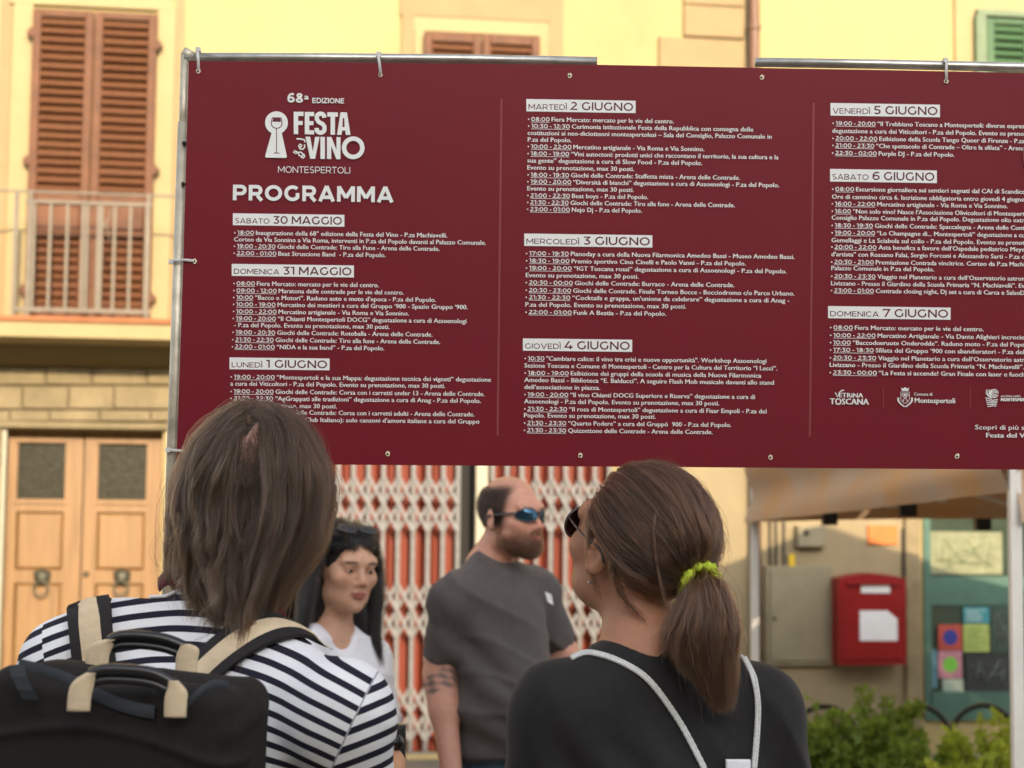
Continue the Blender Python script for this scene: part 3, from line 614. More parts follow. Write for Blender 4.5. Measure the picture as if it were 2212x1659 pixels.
def SG(ch, t):
    """capital letters and figures of a round even-stroked sans, as centre lines; cap height 1, stroke t"""
    h = t/2; T_ = 1-h; A = lambda cx, cy, rx, ry, a0, a1, n=14: [(cx+rx*math.cos(R(a0+(a1-a0)*i/n)), cy+ry*math.sin(R(a0+(a1-a0)*i/n))) for i in range(n+1)]
    O = lambda w: [(A(w/2, .5, w/2-h, .51-h, 0, 348, 29), True)]
    b = {'I': (t, [([(h, 0), (h, 1)], 0)]), 'Ì': (t, [([(h, 0), (h, 1)], 0), ([(h-.20, 1.27), (h+.06, 1.10)], 0)]),
     'L': (.68, [([(h, 0), (h, 1)], 0), ([(t, h), (.68, h)], 0)]), 'E': (.74, [([(h, 0), (h, 1)], 0), ([(t, h), (.74, h)], 0), ([(t, T_), (.72, T_)], 0), ([(t, .51), (.67, .51)], 0)]),
     'T': (.80, [([(.4, 0), (.4, 1-t)], 0), ([(0, T_), (.8, T_)], 0)]),
     'A': (1.02, [([(h*.9, 0), (.51, 1.0)], 0), ([(1.02-h*.9, 0), (.51, 1.0)], 0), ([(.24, .27), (.78, .27)], 0)]),
     'V': (1.0, [([(h*.9, 1), (.5, 0)], 0), ([(1-h*.9, 1), (.5, 0)], 0)]),
     'M': (1.10, [([(h, 0), (h, 1)], 0), ([(1.10-h, 0), (1.10-h, 1)], 0), ([(h, .97), (.55, .25)], 0), ([(1.10-h, .97), (.55, .25)], 0)]),
     'N': (.93, [([(h, 0), (h, 1)], 0), ([(.93-h, 0), (.93-h, 1)], 0), ([(h, .95), (.93-h, .05)], 0)]),
     'O': (1.06, O(1.06)), '0': (.86, O(.86)), 'D': (.95, [([(h, 0), (h, 1)], 0), ([(t, h), (.45, h)]+A(.45, .5, .5-h, .5-h, -90, 90)+[(.45, T_), (t, T_)], 0)]),
     'C': (.93, [(A(.51, .5, .51-h, .51-h, 42, 318, 20), 0)]), 'G': (.98, [(A(.51, .5, .51-h, .51-h, 45, 322, 20), 0), ([(.93-h, .17), (.93-h, .52)], 0)]),
     'U': (.90, [([(h, 1), (h, .42)]+A(.45, .42, .45-h, .43-h, 180, 360)+[(.90-h, .42), (.90-h, 1)], 0)]),
     'P': (.84, [([(h, 0), (h, 1)], 0), ([(t, T_), (.5, T_)]+A(.5, .66, .34-h, .34-h, 90, -90)+[(.5, .32+h), (t, .32+h)], 0)]),
     'R': (.86, [([(h, 0), (h, 1)], 0), ([(t, T_), (.5, T_)]+A(.5, .66, .34-h, .34-h, 90, -90)+[(.5, .32+h), (t, .32+h)], 0), ([(.52, .33), (.80, 0)], 0)]),
     'B': (.86, [([(h, 0), (h, 1)], 0), ([(t, T_), (.52, T_)]+A(.52, .755, .28-h, .245-h, 90, -90)+[(.52, .51), (t, .51)], 0), ([(.52, .51)]+A(.56, .26, .30-h, .26-h, 90, -90)+[(t, h)], 0)]),
     'S': (.78, [(A(.39, .74, .34-h, .27-h, 35, 200, 10)+[(.22, .55), (.55, .46)]+A(.39, .27, .38-h, .28-h, 25, -145, 12), 0)]),
     'Z': (.8, [([(.03, T_), (.72, T_), (.05, h), (.78, h)], 0)]),
     '1': (.44, [([(.40-h, 0), (.40-h, 1)], 0), ([(.0, T_), (.40-t, T_)], 0)]), '7': (.76, [([(h*.8, .78), (h*.8, T_), (.70, T_), (.24, 0)], 0)]),
     '2': (.76, [(A(.36, .70, .34-h, .31-h, 150, -25, 12)+[(.05, h), (.76, h)], 0)]),
     '3': (.76, [([(.06, T_), (.66, T_), (.34, .58)]+A(.36, .30, .38-h, .31-h, 80, -145, 14), 0)]),
     '4': (.88, [([(.52, 1), (.06, .25), (.88, .25)], 0), ([(.64, 0), (.64, .5)], 0)]),
     '5': (.76, [([(.68, T_), (.17, T_), (.13, .57)]+A(.34, .31, .40-h, .31-h, 85, -145, 14), 0)]),
     '6': (.82, [(A(.42, .32, .41-h, .32-h, 0, 348, 22), True), ([(.03+h, .40)]+A(.52, .46, .51-h, .55-h, 172, 58, 12), 0)]),
     '9': (.82, [(A(.41, .68, .40-h, .32-h, 0, 348, 22), True), ([(.80-h, .60)]+A(.30, .54, .51-h, .55-h, -8, -122, 12), 0)]),
     '8': (.84, [(A(.42, .755, .34-h, .255-h, 0, 348, 20), True), (A(.42, .265, .41-h, .275-h, 0, 348, 20), True)]),
     '-': (.36, [([(0, .40), (.36, .40)], 0)]), '–': (.46, [([(0, .40), (.46, .40)], 0)]), ':': (t*1.15, [([(h*1.1, 0), (h*1.1, t*1.15)], 0), ([(h*1.1, .5), (h*1.1, .5+t*1.15)], 0)]), ' ': (.22, []),
     '•': (.24, [(A(.12, .45, .085, .085, 0, 330, 11), True)])}
    return b[ch]
def stroke_run(s, t, sp=.13):
    """-> list of convex quads groups [(V, F)] each on its own layer, and run width"""
    x = 0; out = []
    for ch in s:
        w, ps = SG(ch, t)
        for pts, closed in ps:
            tt = t*(.9 if ch == '•' else 1); pts = [np.array(q, float) for q in pts]; n = len(pts); Lq = []; Rq = []
            for i in range(n):
                a = pts[(i-1) % n] if (closed or i) else pts[i]; b = pts[(i+1) % n] if (closed or i < n-1) else pts[i]
                d1 = nn(pts[i]-a) if np.linalg.norm(pts[i]-a) > 1e-6 else None; d2 = nn(b-pts[i]) if np.linalg.norm(b-pts[i]) > 1e-6 else None
                d1 = d2 if d1 is None else d1; d2 = d1 if d2 is None else d2; m_ = nn(d1+d2); nr = np.array([-m_[1], m_[0]]); k_ = 1/max(.45, abs(np.dot(nr, [-d1[1], d1[0]])))
                Lq.append(pts[i]+nr*tt/2*k_); Rq.append(pts[i]-nr*tt/2*k_)
            V = np.array(Lq+Rq)+np.array([x, 0]); F = [(i, n+i, n+(i+1) % n, (i+1) % n) for i in range(n if closed else n-1)]; out.append((V, F))
        x += w+sp
    return out, x-sp
def textline(x0, y0, x1, segs, cap, tail='', name='text_line', m=None, parent=board, slope=None):
    """segs: (string, kind, underline, relative size, stroke) with kind 'S' stroked capitals and figures or a number: bold smear of the plain face"""
    m = m or M['print']; s_ = sl(y0) if slope is None else slope
    P0 = bp(x0, y0); P1 = bp(x1, y0+(x1-x0)*s_); P2 = bp(x0, y0-cap); d = P1-P0; Wd = np.linalg.norm(d); e1 = d/Wd; e2 = np.array([-e1[1], e1[0]]); H = np.linalg.norm(P2-P0)
    Ls = []; cur = 0; ul = []
    for i, sg in enumerate(segs):
        s, kd, u = sg[:3]; k_ = sg[3] if len(sg) > 3 else 1
        if i: cur += .42
        if kd == 'S':
            t = sg[4] if len(sg) > 4 else .19; runs, w = stroke_run(s, t); 
            for V, F in runs: Ls.append((V*k_+np.array([cur, 0]), F))
            st = stroke_run('• ', t)[1]*k_+.10 if s.startswith('•') else 0
            if u: ul.append((cur+st, cur+w*k_))
            cur += w*k_
        else:
            v, f = glyphs(s); mn = v[:, 0].min(); wv = (v[:, 0].max()-mn)/CAP*k_; 
            if tail and i == len(segs)-1: v, f = glyphs(s+tail)
            for q in range(3 if kd > .05 else 2): Ls.append((np.c_[(v[:, 0]-mn)/CAP*k_+cur+kd*q*(.5 if kd > .05 else 1), v[:, 1]/CAP*k_], f))
            cur += wv
    sx = Wd/cur; mb = MB()
    for V, F in Ls:
        z = zz(); X = P0[None]+np.outer(V[:, 0]*sx, e1)+np.outer(V[:, 1]*H, e2); mb.add([(a, b, z) for a, b in X], F)
    for (a, b) in ul:
        z = zz(); q = [P0+e1*a*sx-e2*H*.25, P0+e1*b*sx-e2*H*.25, P0+e1*b*sx-e2*H*.15, P0+e1*a*sx-e2*H*.15]; mb.poly([(c[0], c[1], z) for c in q])
    return mb.build(name, m, parent, smooth=False)
def item(x0, y0, x1, t, body, tail=''):
    segs = []
    if t: segs.append(('• '+t, 'S', True, .96, .175))
    if body: segs.append((body, .055, False))
    return textline(x0, y0, x1, segs, 9.4, tail)
def heading(x0, y0, x1, y1, small, big):
    s_ = sl(y0); pl = quadp('heading_plate', [(x0, y1), (x1, y1+(x1-x0)*s_), (x1, y0+(x1-x0)*s_), (x0, y0)], M['print'])
    r = (y1-y0)/26.; textline(x0+4.5, y1-4.2*r, x1-5.5, [(small, 'S', False, .66, .15), (big, 'S', False, 1.0, .168)], 17.2*r, name='heading_text', m=M['maroonprint'], parent=pl)
    pl_children = pl.children
    return pl
quadp('divider_line', [(1081.3, 214), (1085.5, 214), (1077, 940), (1072.6, 940)], M['rose'])
quadp('divider_line', [(1755.3, 222), (1759.6, 222), (1751.3, 943), (1747, 943)], M['rose'])
heading(503.2, 460.8, 744, 486.5, 'SABATO', '30 MAGGIO'); heading(500.7, 570, 764.6, 596, 'DOMENICA', '31 MAGGIO'); heading(495.9, 772, 712, 797.5, 'LUNEDÌ', '1 GIUGNO')
heading(1136.9, 214, 1372.9, 240.7, 'MARTEDÌ', '2 GIUGNO'); heading(1132.4, 504.5, 1409, 531.2, 'MERCOLEDÌ', '3 GIUGNO'); heading(1129.5, 731, 1365.5, 757.5, 'GIOVEDÌ', '4 GIUGNO')
heading(1793.7, 222.6, 2030, 249.8, 'VENERDÌ', '5 GIUGNO'); heading(1792.8, 365, 2023.3, 392.3, 'SABATO', '6 GIUGNO'); heading(1788.4, 661.2, 2053, 687.5, 'DOMENICA', '7 GIUGNO')
L_ = [
 (506.3, 506.9, 965.6, '18:00', 'Inaugurazione della 68° edizione della Festa del Vino - P.za Machiavelli.'),
 (505.6, 521.5, 1049, '', 'Corteo da Via Sonnino a Via Roma, interventi in P.za del Popolo davanti al Palazzo Comunale.'),
 (505.6, 536.1, 949, '19:00 - 20:30', 'Giochi delle Contrade: Tiro alla Fune - Arena delle Contrade.'),
 (505, 551.3, 832.7, '22:00 - 01:00', 'Beat Struscione Band  - P.za del Popolo.'),
 (504.6, 616.6, 818, '08:00', 'Fiera Mercato: mercato per le vie del centro.'),
 (504.2, 631.9, 871.5, '09:00 - 12:00', 'Maratona delle contrade per le vie del centro.'),
 (504, 646.8, 941, '10:00', '“Bacco e Motori”. Raduno auto e moto d’epoca - P.za del Popolo.'),
 (503.6, 661.7, 1009.7, '10:00 - 19:00', 'Mercatino dei mestieri a cura del Gruppo ‘900 - Spazio Gruppo ‘900.'),
 (503.6, 677, 883, '10:00 - 22:00', 'Mercatino artigianale - Via Roma e Via Sonnino.'),
 (503, 692, 1007, '19:00 - 20:00', '“Il Chianti Montespertoli DOCG” degustazione a cura di Assoenologi'),
 (505.6, 706.5, 841, '', '- P.za del Popolo. Evento su prenotazione, max 30 posti.'),
 (502.5, 722, 933.7, '19:00 - 20:30', 'Giochi delle Contrade: Rotoballa - Arena delle Contrade.'),
 (502, 737.8, 950.4, '21:30 - 22:30', 'Giochi delle Contrade: Tiro alla fune - Arena delle Contrade.'),
 (501, 753, 829.5, '22:00 - 01:00', '“NIDA e la sua band” - P.za del Popolo.'),
 (498.7, 818.3, 1060, '19:00 - 20:00', '“Montespertoli e la sua Mappa: degustazione tecnica dei vigneti” degustazione'),
 (497.6, 832.9, 961, '', 'a cura dei Viticoltori - P.za del Popolo. Evento su prenotazione, max 30 posti.'),
 (498.4, 849.6, 1046, '19:00 - 20:00', 'Giochi delle Contrade: Corsa con i carretti under 13 - Arena delle Contrade.'),
 (498, 864.5, 1038, '21:30 - 22:30', '“AgGrappati alle tradizioni” degustazione a cura di Anag - P.za del Popolo.'),
 (497, 879.8, 727.5, '', 'Evento su prenotazione, max 30 posti.'),
 (594, 895.0, 1024, '', 'Giochi delle Contrade: Corsa con i carretti adulti - Arena delle Contrade.'),
 (659, 911.2, 1035, '', 'Club Italiano): solo canzoni d’amore italiane a cura del Gruppo'),
 (1140.7, 262, 1455, '08:00', 'Fiera Mercato: mercato per le vie del centro.'),
 (1140.7, 276.8, 1626.3, '10:30 - 12:30', 'Cerimonia istituzionale Festa della Repubblica con consegna delle'),
 (1139.5, 291.7, 1666, '', 'costituzioni ai neo-diciottenni montespertolesi – Sala del Consiglio, Palazzo Comunale in'),
 (1139.8, 306.2, 1233.6, '', 'P.za del Popolo.'),
 (1140, 321, 1520.5, '10:00 - 22:00', 'Mercatino artigianale - Via Roma e Via Sonnino.'),
 (1139.5, 336.2, 1680.8, '18:00 - 19:00', '“Vini autoctoni: prodotti unici che raccontano il territorio, la sua cultura e la'),
 (1139, 351.3, 1516, '', 'sua gente” degustazione a cura di Slow Food - P.za del Popolo.'),
 (1139, 366.5, 1369, '', 'Evento su prenotazione, max 30 posti.'),
 (1139.5, 382, 1597.6, '18:00 - 19:30', 'Giochi delle Contrade: Staffetta mista - Arena delle Contrade.'),
 (1139, 396.8, 1682.4, '19:00 - 20:00', '“Diversità di bianchi” degustazione a cura di Assoenologi - P.za del Popolo.'),
 (1138.8, 411.6, 1368.4, '', 'Evento su prenotazione, max 30 posti.'),
 (1139, 426.7, 1399.3, '21:00 - 22:30', 'Beat boys - P.za del Popolo.'),
 (1138.8, 441.6, 1586.6, '21:30 - 22:30', 'Giochi delle Contrade: Tiro alla fune - Arena delle Contrade.'),
 (1138.5, 456.4, 1386, '23:00 - 01:00', 'Nejo Dj - P.za del Popolo.'),
 (1136.2, 551.8, 1715.3, '17:00 - 19:30', 'Pianoday a cura della Nuova Filarmonica Amedeo Bassi - Museo Amedeo Bassi.'),
 (1136.2, 567.6, 1610.2, '18:30 - 19:00', 'Premio sportivo Cino Cinelli e Paolo Vanni - P.za del Popolo.'),
 (1136, 583.4, 1698.2, '19:00 - 20:00', '“IGT Toscana rossi” degustazione a cura di Assoenologi - P.za del Popolo.'),
 (1135.6, 598.9, 1378.7, '', 'Evento su prenotazione, max 30 posti.'),
 (1135.6, 614.7, 1585.4, '20:30 - 00:00', 'Giochi delle Contrade: Burraco - Arena delle Contrade.'),
 (1135.6, 631.2, 1715, '20:30 - 23:00', 'Giochi delle Contrade. Finale Torneo Bocce - Bocciodromo c/o Parco Urbano.'),
 (1135.3, 646.6, 1704, '21:30 - 22:30', '“Cocktails e grappa, un’unione da celebrare” degustazione a cura di Anag -'),
 (1134.6, 662.4, 1481.5, '', 'P.za del Popolo. Evento su prenotazione, max 30 posti.'),
 (1135, 678.6, 1438.3, '22:00 - 01:00', 'Funk A Bestia - P.za del Popolo.'),
 (1133.3, 778.5, 1654.7, '10:30', '"Cambiare calice: il vino tra crisi e nuove opportunità". Workshop Assoenologi'),
 (1132.7, 794, 1677.9, '', 'Sezione Toscana e Comune di Montespertoli - Centro per la Cultura del Territorio “I Lecci”.'),
 (1133.3, 810, 1643.4, '18:00 – 19:00', 'Esibizione dei gruppi della scuola di musica della Nuova Filarmonica'),
 (1132.4, 825, 1671, '', 'Amedeo Bassi - Biblioteca “E. Balducci”. A seguire Flash Mob musicale davanti allo stand'),
 (1132.4, 840.4, 1295.8, '', 'dell’associazione in piazza.'),
 (1132.7, 856.5, 1629.8, '19:00 - 20:00', '“Il vino Chianti DOCG Superiore e Riserva” degustazione a cura di'),
 (1132, 871.3, 1552.8, '', 'Assoenologi - P.za del Popolo. Evento su prenotazione, max 30 posti.'),
 (1132.4, 887.5, 1654.7, '21:30 - 22:30', '“Il rosa di Montespertoli” degustazione a cura di Fisar Empoli - P.za del'),
 (1131.7, 901.6, 1415.8, '', 'Popolo. Evento su prenotazione, max 30 posti.'),
 (1132, 917.8, 1578.6, '21:30 - 23:30', '“Quarto Podere” a cura del Gruppó  900 - P.za del Popolo.'),
 (1131.7, 933.6, 1538.6, '21:30 - 23:30', 'Quizzettone delle Contrade - Arena delle Contrade.'),
 (1798, 271, 2211, '19:00 - 20:00', '“Il Trebbiano Toscano a Montespertoli: diverse espres', 'sioni”'),
 (1796.9, 287.3, 2210.5, '', 'degustazione a cura dei Viticoltori - P.za del Popolo. Evento su preno', 'tazione, max 30 posti.'),
 (1797.5, 303.3, 2212, '20:00 - 22:00', 'Esibizione della Scuola Tango Queer di Firenze - P.za', ' del Popolo.'),
 (1797.5, 318.8, 2212, '21:00 - 23:30', '“Che spettacolo di Contrade – Oltre la sfilata” - Arena', ' delle Contrade.'),
 (1796.9, 335.2, 2060.3, '22:30 - 02:00', 'Purple DJ - P.za del Popolo.'),
 (1796.9, 413, 2212, '08:00', 'Escursione giornaliera sui sentieri segnati dal CAI di Scandicc', 'i.'),
 (1796.4, 429.6, 2212, '', 'Ore di cammino circa 6. Iscrizione obbligatoria entro giovedì 4 giugno', '.'),
 (1796.2, 444.7, 2175.5, '16:00 - 22:00', 'Mercatino artigianale - Via Roma e Via Sonnino.'),
 (1796.2, 460.7, 2212, '16:00', '“Non solo vino! Nasce l’Associazione Olivicoltori di Montespert', 'oli”'),
 (1795.6, 474.8, 2212, '', 'Consiglio Palazzo Comunale in P.za del Popolo. Degustazione olio extr', 'a'),
 (1795.8, 491.4, 2212, '18:30 - 19:30', 'Giochi delle Contrade: Spaccalegna - Arena delle Cont', 'rade.'),
 (1795.8, 507.2, 2212, '19:00 - 20:00', '“Lo Champagne di... Montespertoli” degustazione a cu', 'ra'),
 (1795.3, 523.4, 2212, '', 'Gemellaggi e La Sciabola sul collo - P.za del Popolo. Evento su prenot', 'azione.'),
 (1795.3, 538, 2212, '20:00 - 22:00', 'Asta benefica a favore dell’Ospedale pediatrico Meye', 'r'),
 (1795, 553.8, 2212, '', 'd’artista” con Rossano Falai, Sergio Forconi e Alessandro Sarti - P.za d', 'el'),
 (1794.8, 570.2, 2212, '20:30 - 21:00', 'Premiazione Contrada vincitrice. Corteo da P.za Machi', 'avelli'),
 (1795, 583.8, 2016.7, '', 'Palazzo Comunale in P.za del Popolo.'),
 (1794.8, 601.1, 2212, '20:30 - 23:30', 'Viaggio nel Planetario a cura dell’Osservatorio astron', 'omico'),
 (1794.4, 616.6, 2212, '', 'Livizzano - Presso il Giardino della Scuola Primaria “N. Machiavelli”. Ev', 'ento'),
 (1794.4, 632, 2212, '23:00 - 01:00', 'Contrade closing night, Dj set a cura di Carca e SalsoD', 'j.'),
 (1792.6, 711.8, 2123.2, '08:00', 'Fiera Mercato: mercato per le vie del centro.'),
 (1792.4, 728.5, 2212, '10:00 - 22:00', 'Mercatino Artigianale - Via Dante Alighieri incrocio', ''),
 (1792.2, 744.2, 2212, '10:00', '“Baccodueruote Onderodde”. Raduno moto - P.za del Popo', 'lo.'),
 (1792.2, 760.3, 2210, '17:30 - 18:30', 'Sfilata del Gruppo ‘900 con sbandieratori - P.za del', ' Popolo.'),
 (1792, 777, 2212, '20:30 - 23:30', 'Viaggio nel Planetario a cura dell’Osservatorio astr', 'onomico'),
 (1791.4, 792.5, 2210, '', 'Livizzano - Presso il Giardino della Scuola Primaria “N. Machiavelli”.', ''),
 (1791.6, 809, 2212, '23:30 - 00:00', '“La Festa si accende! Gran Finale con laser e fuoch', 'i'),
]
for l in L_: item(*l)
textline(2105, 927.6, 2211, [('Scopri di più s', .04, False)], 9.8, 'u', slope=.008)
textline(2128.9, 944.8, 2212, [('Festa del V', .09, False)], 9.8, 'ino', slope=.008)
textline(503.4, 432.9, 850, [('PROGRAMMA', 'S', False, 1, .225)], 33.6, name='title', slope=math.tan(R(.8)))
textline(621, 222.0, 655, [('68', 'S', False, 1.0, .21)], 20.5, name='title', slope=math.tan(R(.9))); textline(674.9, 223.2, 743.5, [('EDIZIONE', 'S', False, 1, .19)], 11.3, name='title', slope=math.tan(R(.9)))
textline(657.5, 215.5, 666, [('a', .1, False)], 12, name='title', slope=0)
textline(601, 373.5, 756.5, [('MONTESPERTOLI', 'S', False, 1, .115)], 14.0, name='title', slope=math.tan(R(.7)))
# festival emblem, drawn in its own units (zoomed picture units a, b)
def Z1(a, b): return (351.1+a*.3472, 98.7+b*.3472)
def Z6(a, b): return (1718.2+a*.2976, 526.7+b*.2976)
def fillp(mb, Z, pts):
    z = zz(); mb.poly([(*bp(*Z(*p)), z) for p in pts][::-1])
def strokep(mb, Z, pts, w, closed=False):
    pts = [np.array(p, float) for p in pts]; n = len(pts); L = []; Rr = []
    for i in range(n):
        a = pts[(i-1) % n] if (closed or i) else pts[i]; b = pts[(i+1) % n] if (closed or i < n-1) else pts[i]
        t = nn(b-a); nrm = np.array([-t[1], t[0]]); L.append(pts[i]+nrm*w/2); Rr.append(pts[i]-nrm*w/2)
    z = zz(); n0 = len(mb.v); mb.v += [(*map(float, bp(*Z(*p))), z) for p in L+Rr]
    for i in range(n if closed else n-1): j = (i+1) % n; mb.f.append((n0+i, n0+j, n0+n+j, n0+n+i))
def arc(cx, cy, rx, ry, a0, a1, n=16): return [(cx+rx*math.cos(R(a0+(a1-a0)*i/n)), cy+ry*math.sin(R(a0+(a1-a0)*i/n))) for i in range(n+1)]
em = MB()
fillp(em, Z1, arc(710, 481, 71, 71, 118, 422, 40) + [(775, 690), (768, 699), (646, 697), (639, 688), (676, 545)][0:0] + [(743, 545), (775, 692), (769, 700), (644, 698), (639, 690), (680, 543)])
emb = em.build('emblem', M['print'], board)
gl = MB()
strokep(gl, Z1, [(684, 450), (678, 480)]+arc(711, 486, 33, 30, 172, 8, 14)[0:]+[(744, 480), (739, 451)], 6)
strokep(gl, Z1, [(682, 450), (741, 451)], 5); strokep(gl, Z1, [(710, 515), (710, 668)], 5.5)
fillp(gl, Z1, [(690, 451), (735, 452), (738, 476), (684, 475)])
fillp(gl, Z1, [(688, 672), (733, 673), (722, 667), (700, 666)])
gl.build('wine_glass_mark', M['maroonprint'], emb)
lt = MB(); S = 27
def rect(a0, b0, a1, b1): fillp(lt, Z1, [(a0, b0), (a1, b0+(a1-a0)*.012), (a1, b1+(a1-a0)*.012), (a0, b1)])
rect(817, 413, 845, 552); rect(845.2, 413, 878, 439); rect(845.2, 470, 873, 495)
rect(886, 414, 914, 553); rect(914.2, 414, 944, 440); rect(914.2, 471, 940, 496); rect(914.2, 528, 944, 554)
strokep(lt, Z1, [(1008, 450)]+arc(984, 445, 23, 20, 0, -180, 10)+[(961, 458), (972, 476), (998, 490), (1008, 505)]+arc(984, 522, 24, 21, 0, 180, 10)+[(960, 514)], 27)
rect(1026, 416, 1092, 443); rect(1046, 443.2, 1074, 555)
fillp(lt, Z1, [(1108, 416), (1148, 417), (1170, 557), (1141, 557), (1137, 530), (1118, 530), (1114, 556), (1086, 556)])
fillp(lt, Z1, [(890, 568), (919, 568), (936, 660), (950, 569), (978, 569), (950, 705), (920, 705)])
rect(983, 569, 1011, 706)
fillp(lt, Z1, [(1024, 569), (1052, 570), (1083, 650), (1083, 570), (1108, 571), (1108, 708), (1082, 708), (1050, 625), (1051, 707), (1024, 706)])
strokep(lt, Z1, arc(1187, 637, 57, 57, 0, 337.5, 24), 28, True)
lt.build('logo_letters', M['print'], board)
lt2 = MB(); fillp(lt2, Z1, [(1122, 452), (1131, 452), (1134, 508), (1120, 508)]); lt2.build('letter_gap', M['maroon'], board)
dl = MB()
strokep(dl, Z1, [(884, 676), (868, 690), (850, 684), (846, 668), (860, 662), (874, 676), (886, 690), (878, 700), (862, 694)], 9)
strokep(dl, Z1, [(856, 664), (830, 672), (815, 664), (822, 655), (850, 668)], 8)
strokep(dl, Z1, [(858, 636), (868, 622), (856, 614), (848, 626), (856, 644), (874, 646), (886, 632), (884, 616)], 9)
strokep(dl, Z1, [(888, 604), (884, 588), (860, 582), (834, 581)], 9)
dl.build('logo_letters', M['print'], board)
# sponsor marks
sp_ = lambda s, x0, y0, x1, cap, off, k=.012: textline(x0, y0, x1, [(s, off*2.5, False)], cap, name='sponsor_text', slope=k)
sp_('ETRiNA', 1811.5, 858.4, 1863, 9.6, .035); sp_('TOSCANA', 1791.6, 873.2, 1875, 12.6, .04)
s1 = MB(); strokep(s1, Z6, [(287, 1080), (302, 1112), (318, 1078), (334, 1064), (350, 1064)], 8); strokep(s1, Z6, [(290, 1165), (325, 1167)], 4); s1.build('sponsor_mark', M['print'], board)
sp_('Comune di', 1973.5, 854.4, 2012.5, 6.5, .018); sp_('Montespertoli', 1974.7, 870.0, 2061.5, 10.6, .03)
for a in (635, 1265): 
    s1 = MB(); strokep(s1, Z6, [(a, 1038), (a, 1192)], 5); s1.build('sponsor_divider', M['rose'], board)
s1 = MB(); fillp(s1, Z6, [(763, 1042), (775, 1052), (793, 1040), (811, 1052), (823, 1042), (816, 1068), (770, 1068)]); s1.build('crest_crown', M['print'], board)
s1 = MB(); strokep(s1, Z6, [(762, 1076), (762, 1130), (776, 1150), (793, 1158), (810, 1150), (824, 1130), (824, 1076)], 4, True)
for c_ in (780, 806): strokep(s1, Z6, arc(c_, 1096, 9, 9, 0, 330, 12), 5, True); strokep(s1, Z6, [(c_, 1104), (c_+(8 if c_ < 790 else -8), 1122), (c_, 1132)], 4)
strokep(s1, Z6, [(793, 1086), (793, 1126)], 4)
for c_ in (780, 806): fillp(s1, Z6, arc(c_, 1138, 5, 5, 0, 340, 8))
for q in range(9):
    for s_ in (-1, 1):
        a = 100+q*17; cx_, cy_ = 793+s_*46*math.sin(R(a-80))*1.0, 1130+ 58*math.cos(R(180-a+110)) if False else 1180-q*7.5
        cx_ = 793+s_*(8+42*math.sin(R(min(90, q*14)))); fillp(s1, Z6, arc(cx_, cy_, 8, 5, 0, 340, 8))
s1.build('crest', M['print'], board)
s1 = MB()
for r_ in (10, 20, 30): strokep(s1, Z6, arc(1438, 1087, r_, r_, 20, 360, 18), 6)
for q in range(4): strokep(s1, Z6, [(1384-q*0+q*12, 1058+q*0), (1380+q*10, 1085+q*8), (1395+q*8, 1105+q*6)][:3], 6)
for q in range(5): strokep(s1, Z6, [(1374+q*4, 1118+q*15), (1400, 1122+q*15), (1425, 1136+q*10), (1466-q*3, 1130+q*12)], 6)
s1.build('sponsor_mark', M['print'], board)
textline(2160.7, 866.6, 2212, [('MONTESPER', 'S', False, 1, .3)], 6.8, '', name='sponsor_text', slope=.006)
textline(2160.7, 857.4, 2203, [('quotidiana qualità', .05, False)], 4.2, name='sponsor_text', slope=.006)
fl = MB(); fl.poly([(*bp(*p), zz()) for p in arc(2238, 335, 31, 50, 0, 350, 24)][::-1]) if False else None
q_ = zz(); MB().poly([(*bp(*p), q_) for p in arc(2240, 335, 32, 52, 0, 350, 24)][::-1]).build('glass_print', M['rose'], board)
# punched eyelets, frayed and pale
for (a, b) in ((429, 154), (822, 162), (1231, 163.5), (1645, 167.5), (2043, 175.5), (421, 564), (838, 980), (1254, 983.5), (1664, 987.5), (2067, 985.5)):
    q = bp(a, b); z = zz(); rr = [.0042*random.uniform(.75, 1.15) for _ in range(10)]
    ey = MB().add([(q[0]+r_*math.cos(i*.628), q[1]+r_*1.15*math.sin(i*.628), z) for i, r_ in enumerate(rr)], [tuple(range(10))])
    e_ = ey.build('eyelet', mat('punched_foam', (.78, .70, .52), .8), board)
    MB().add([(q[0]+.0022*math.cos(i*.628)-.0008, q[1]+.0022*math.sin(i*.628)-.0008, z+.00005) for i in range(10)], [tuple(range(10))]).build('hole', M['black'], e_)

# steel frames
def bp3(px, py, off=0.0): p = onplane(px, py, B0, Bn); return p+Bn*off
frA = empty('metal_frame', tuple(bp3(352, 1250)*np.array([1, 1, 0])), 'galvanised steel tube frame holding the left end of the maroon board', 'metal frame')
def FR(fr, mb, name, m, **k):
    o_ = np.array(fr.location); mb.v = [tuple(np.array(v)-o_) for v in mb.v]; return mb.build(name, m, fr, **k)
top = [bp3(397, 121, -.012), bp3(700, 119.8+2.2, -.012), bp3(1000, 124.4, -.012), bp3(1290.5, 130, -.012)]
FR(frA, MB().tube(top, .0087, 14), 'top_rail', M['steel'])
pa, pb = bp3(397.5, 113, -.012), bp3(387, 700, -.012); d = nn(pb-pa)
sl0 = bp3(394, 262, -.012); foot = bp3(361, 1250, -.012); d2 = nn(foot-sl0); ft = sl0+d2*((.02-sl0[2])/d2[2])
FR(frA, MB().tube([pa, sl0+d2*.08], .0077, 14), 'upright', M['zinc'])
s2 = FR(frA, MB().tube([sl0, sl0+d2*.5, ft], .0103, 16), 'sleeve', M['zinc'])
FR(frA, MB().tube([pa+Be2*.004-Be1*.003, pa+Be1*.016-Be2*.006], .0092, 12), 'corner_joint', M['zinc'])
for (a, b) in ((398, 309), (396, 397)):
    q = bp3(a, b, 0.002); FR(frA, MB().tube([q-Bn*.006, q+Bn*.0005], .0035, 10), 'bolt_hole', M['black'])
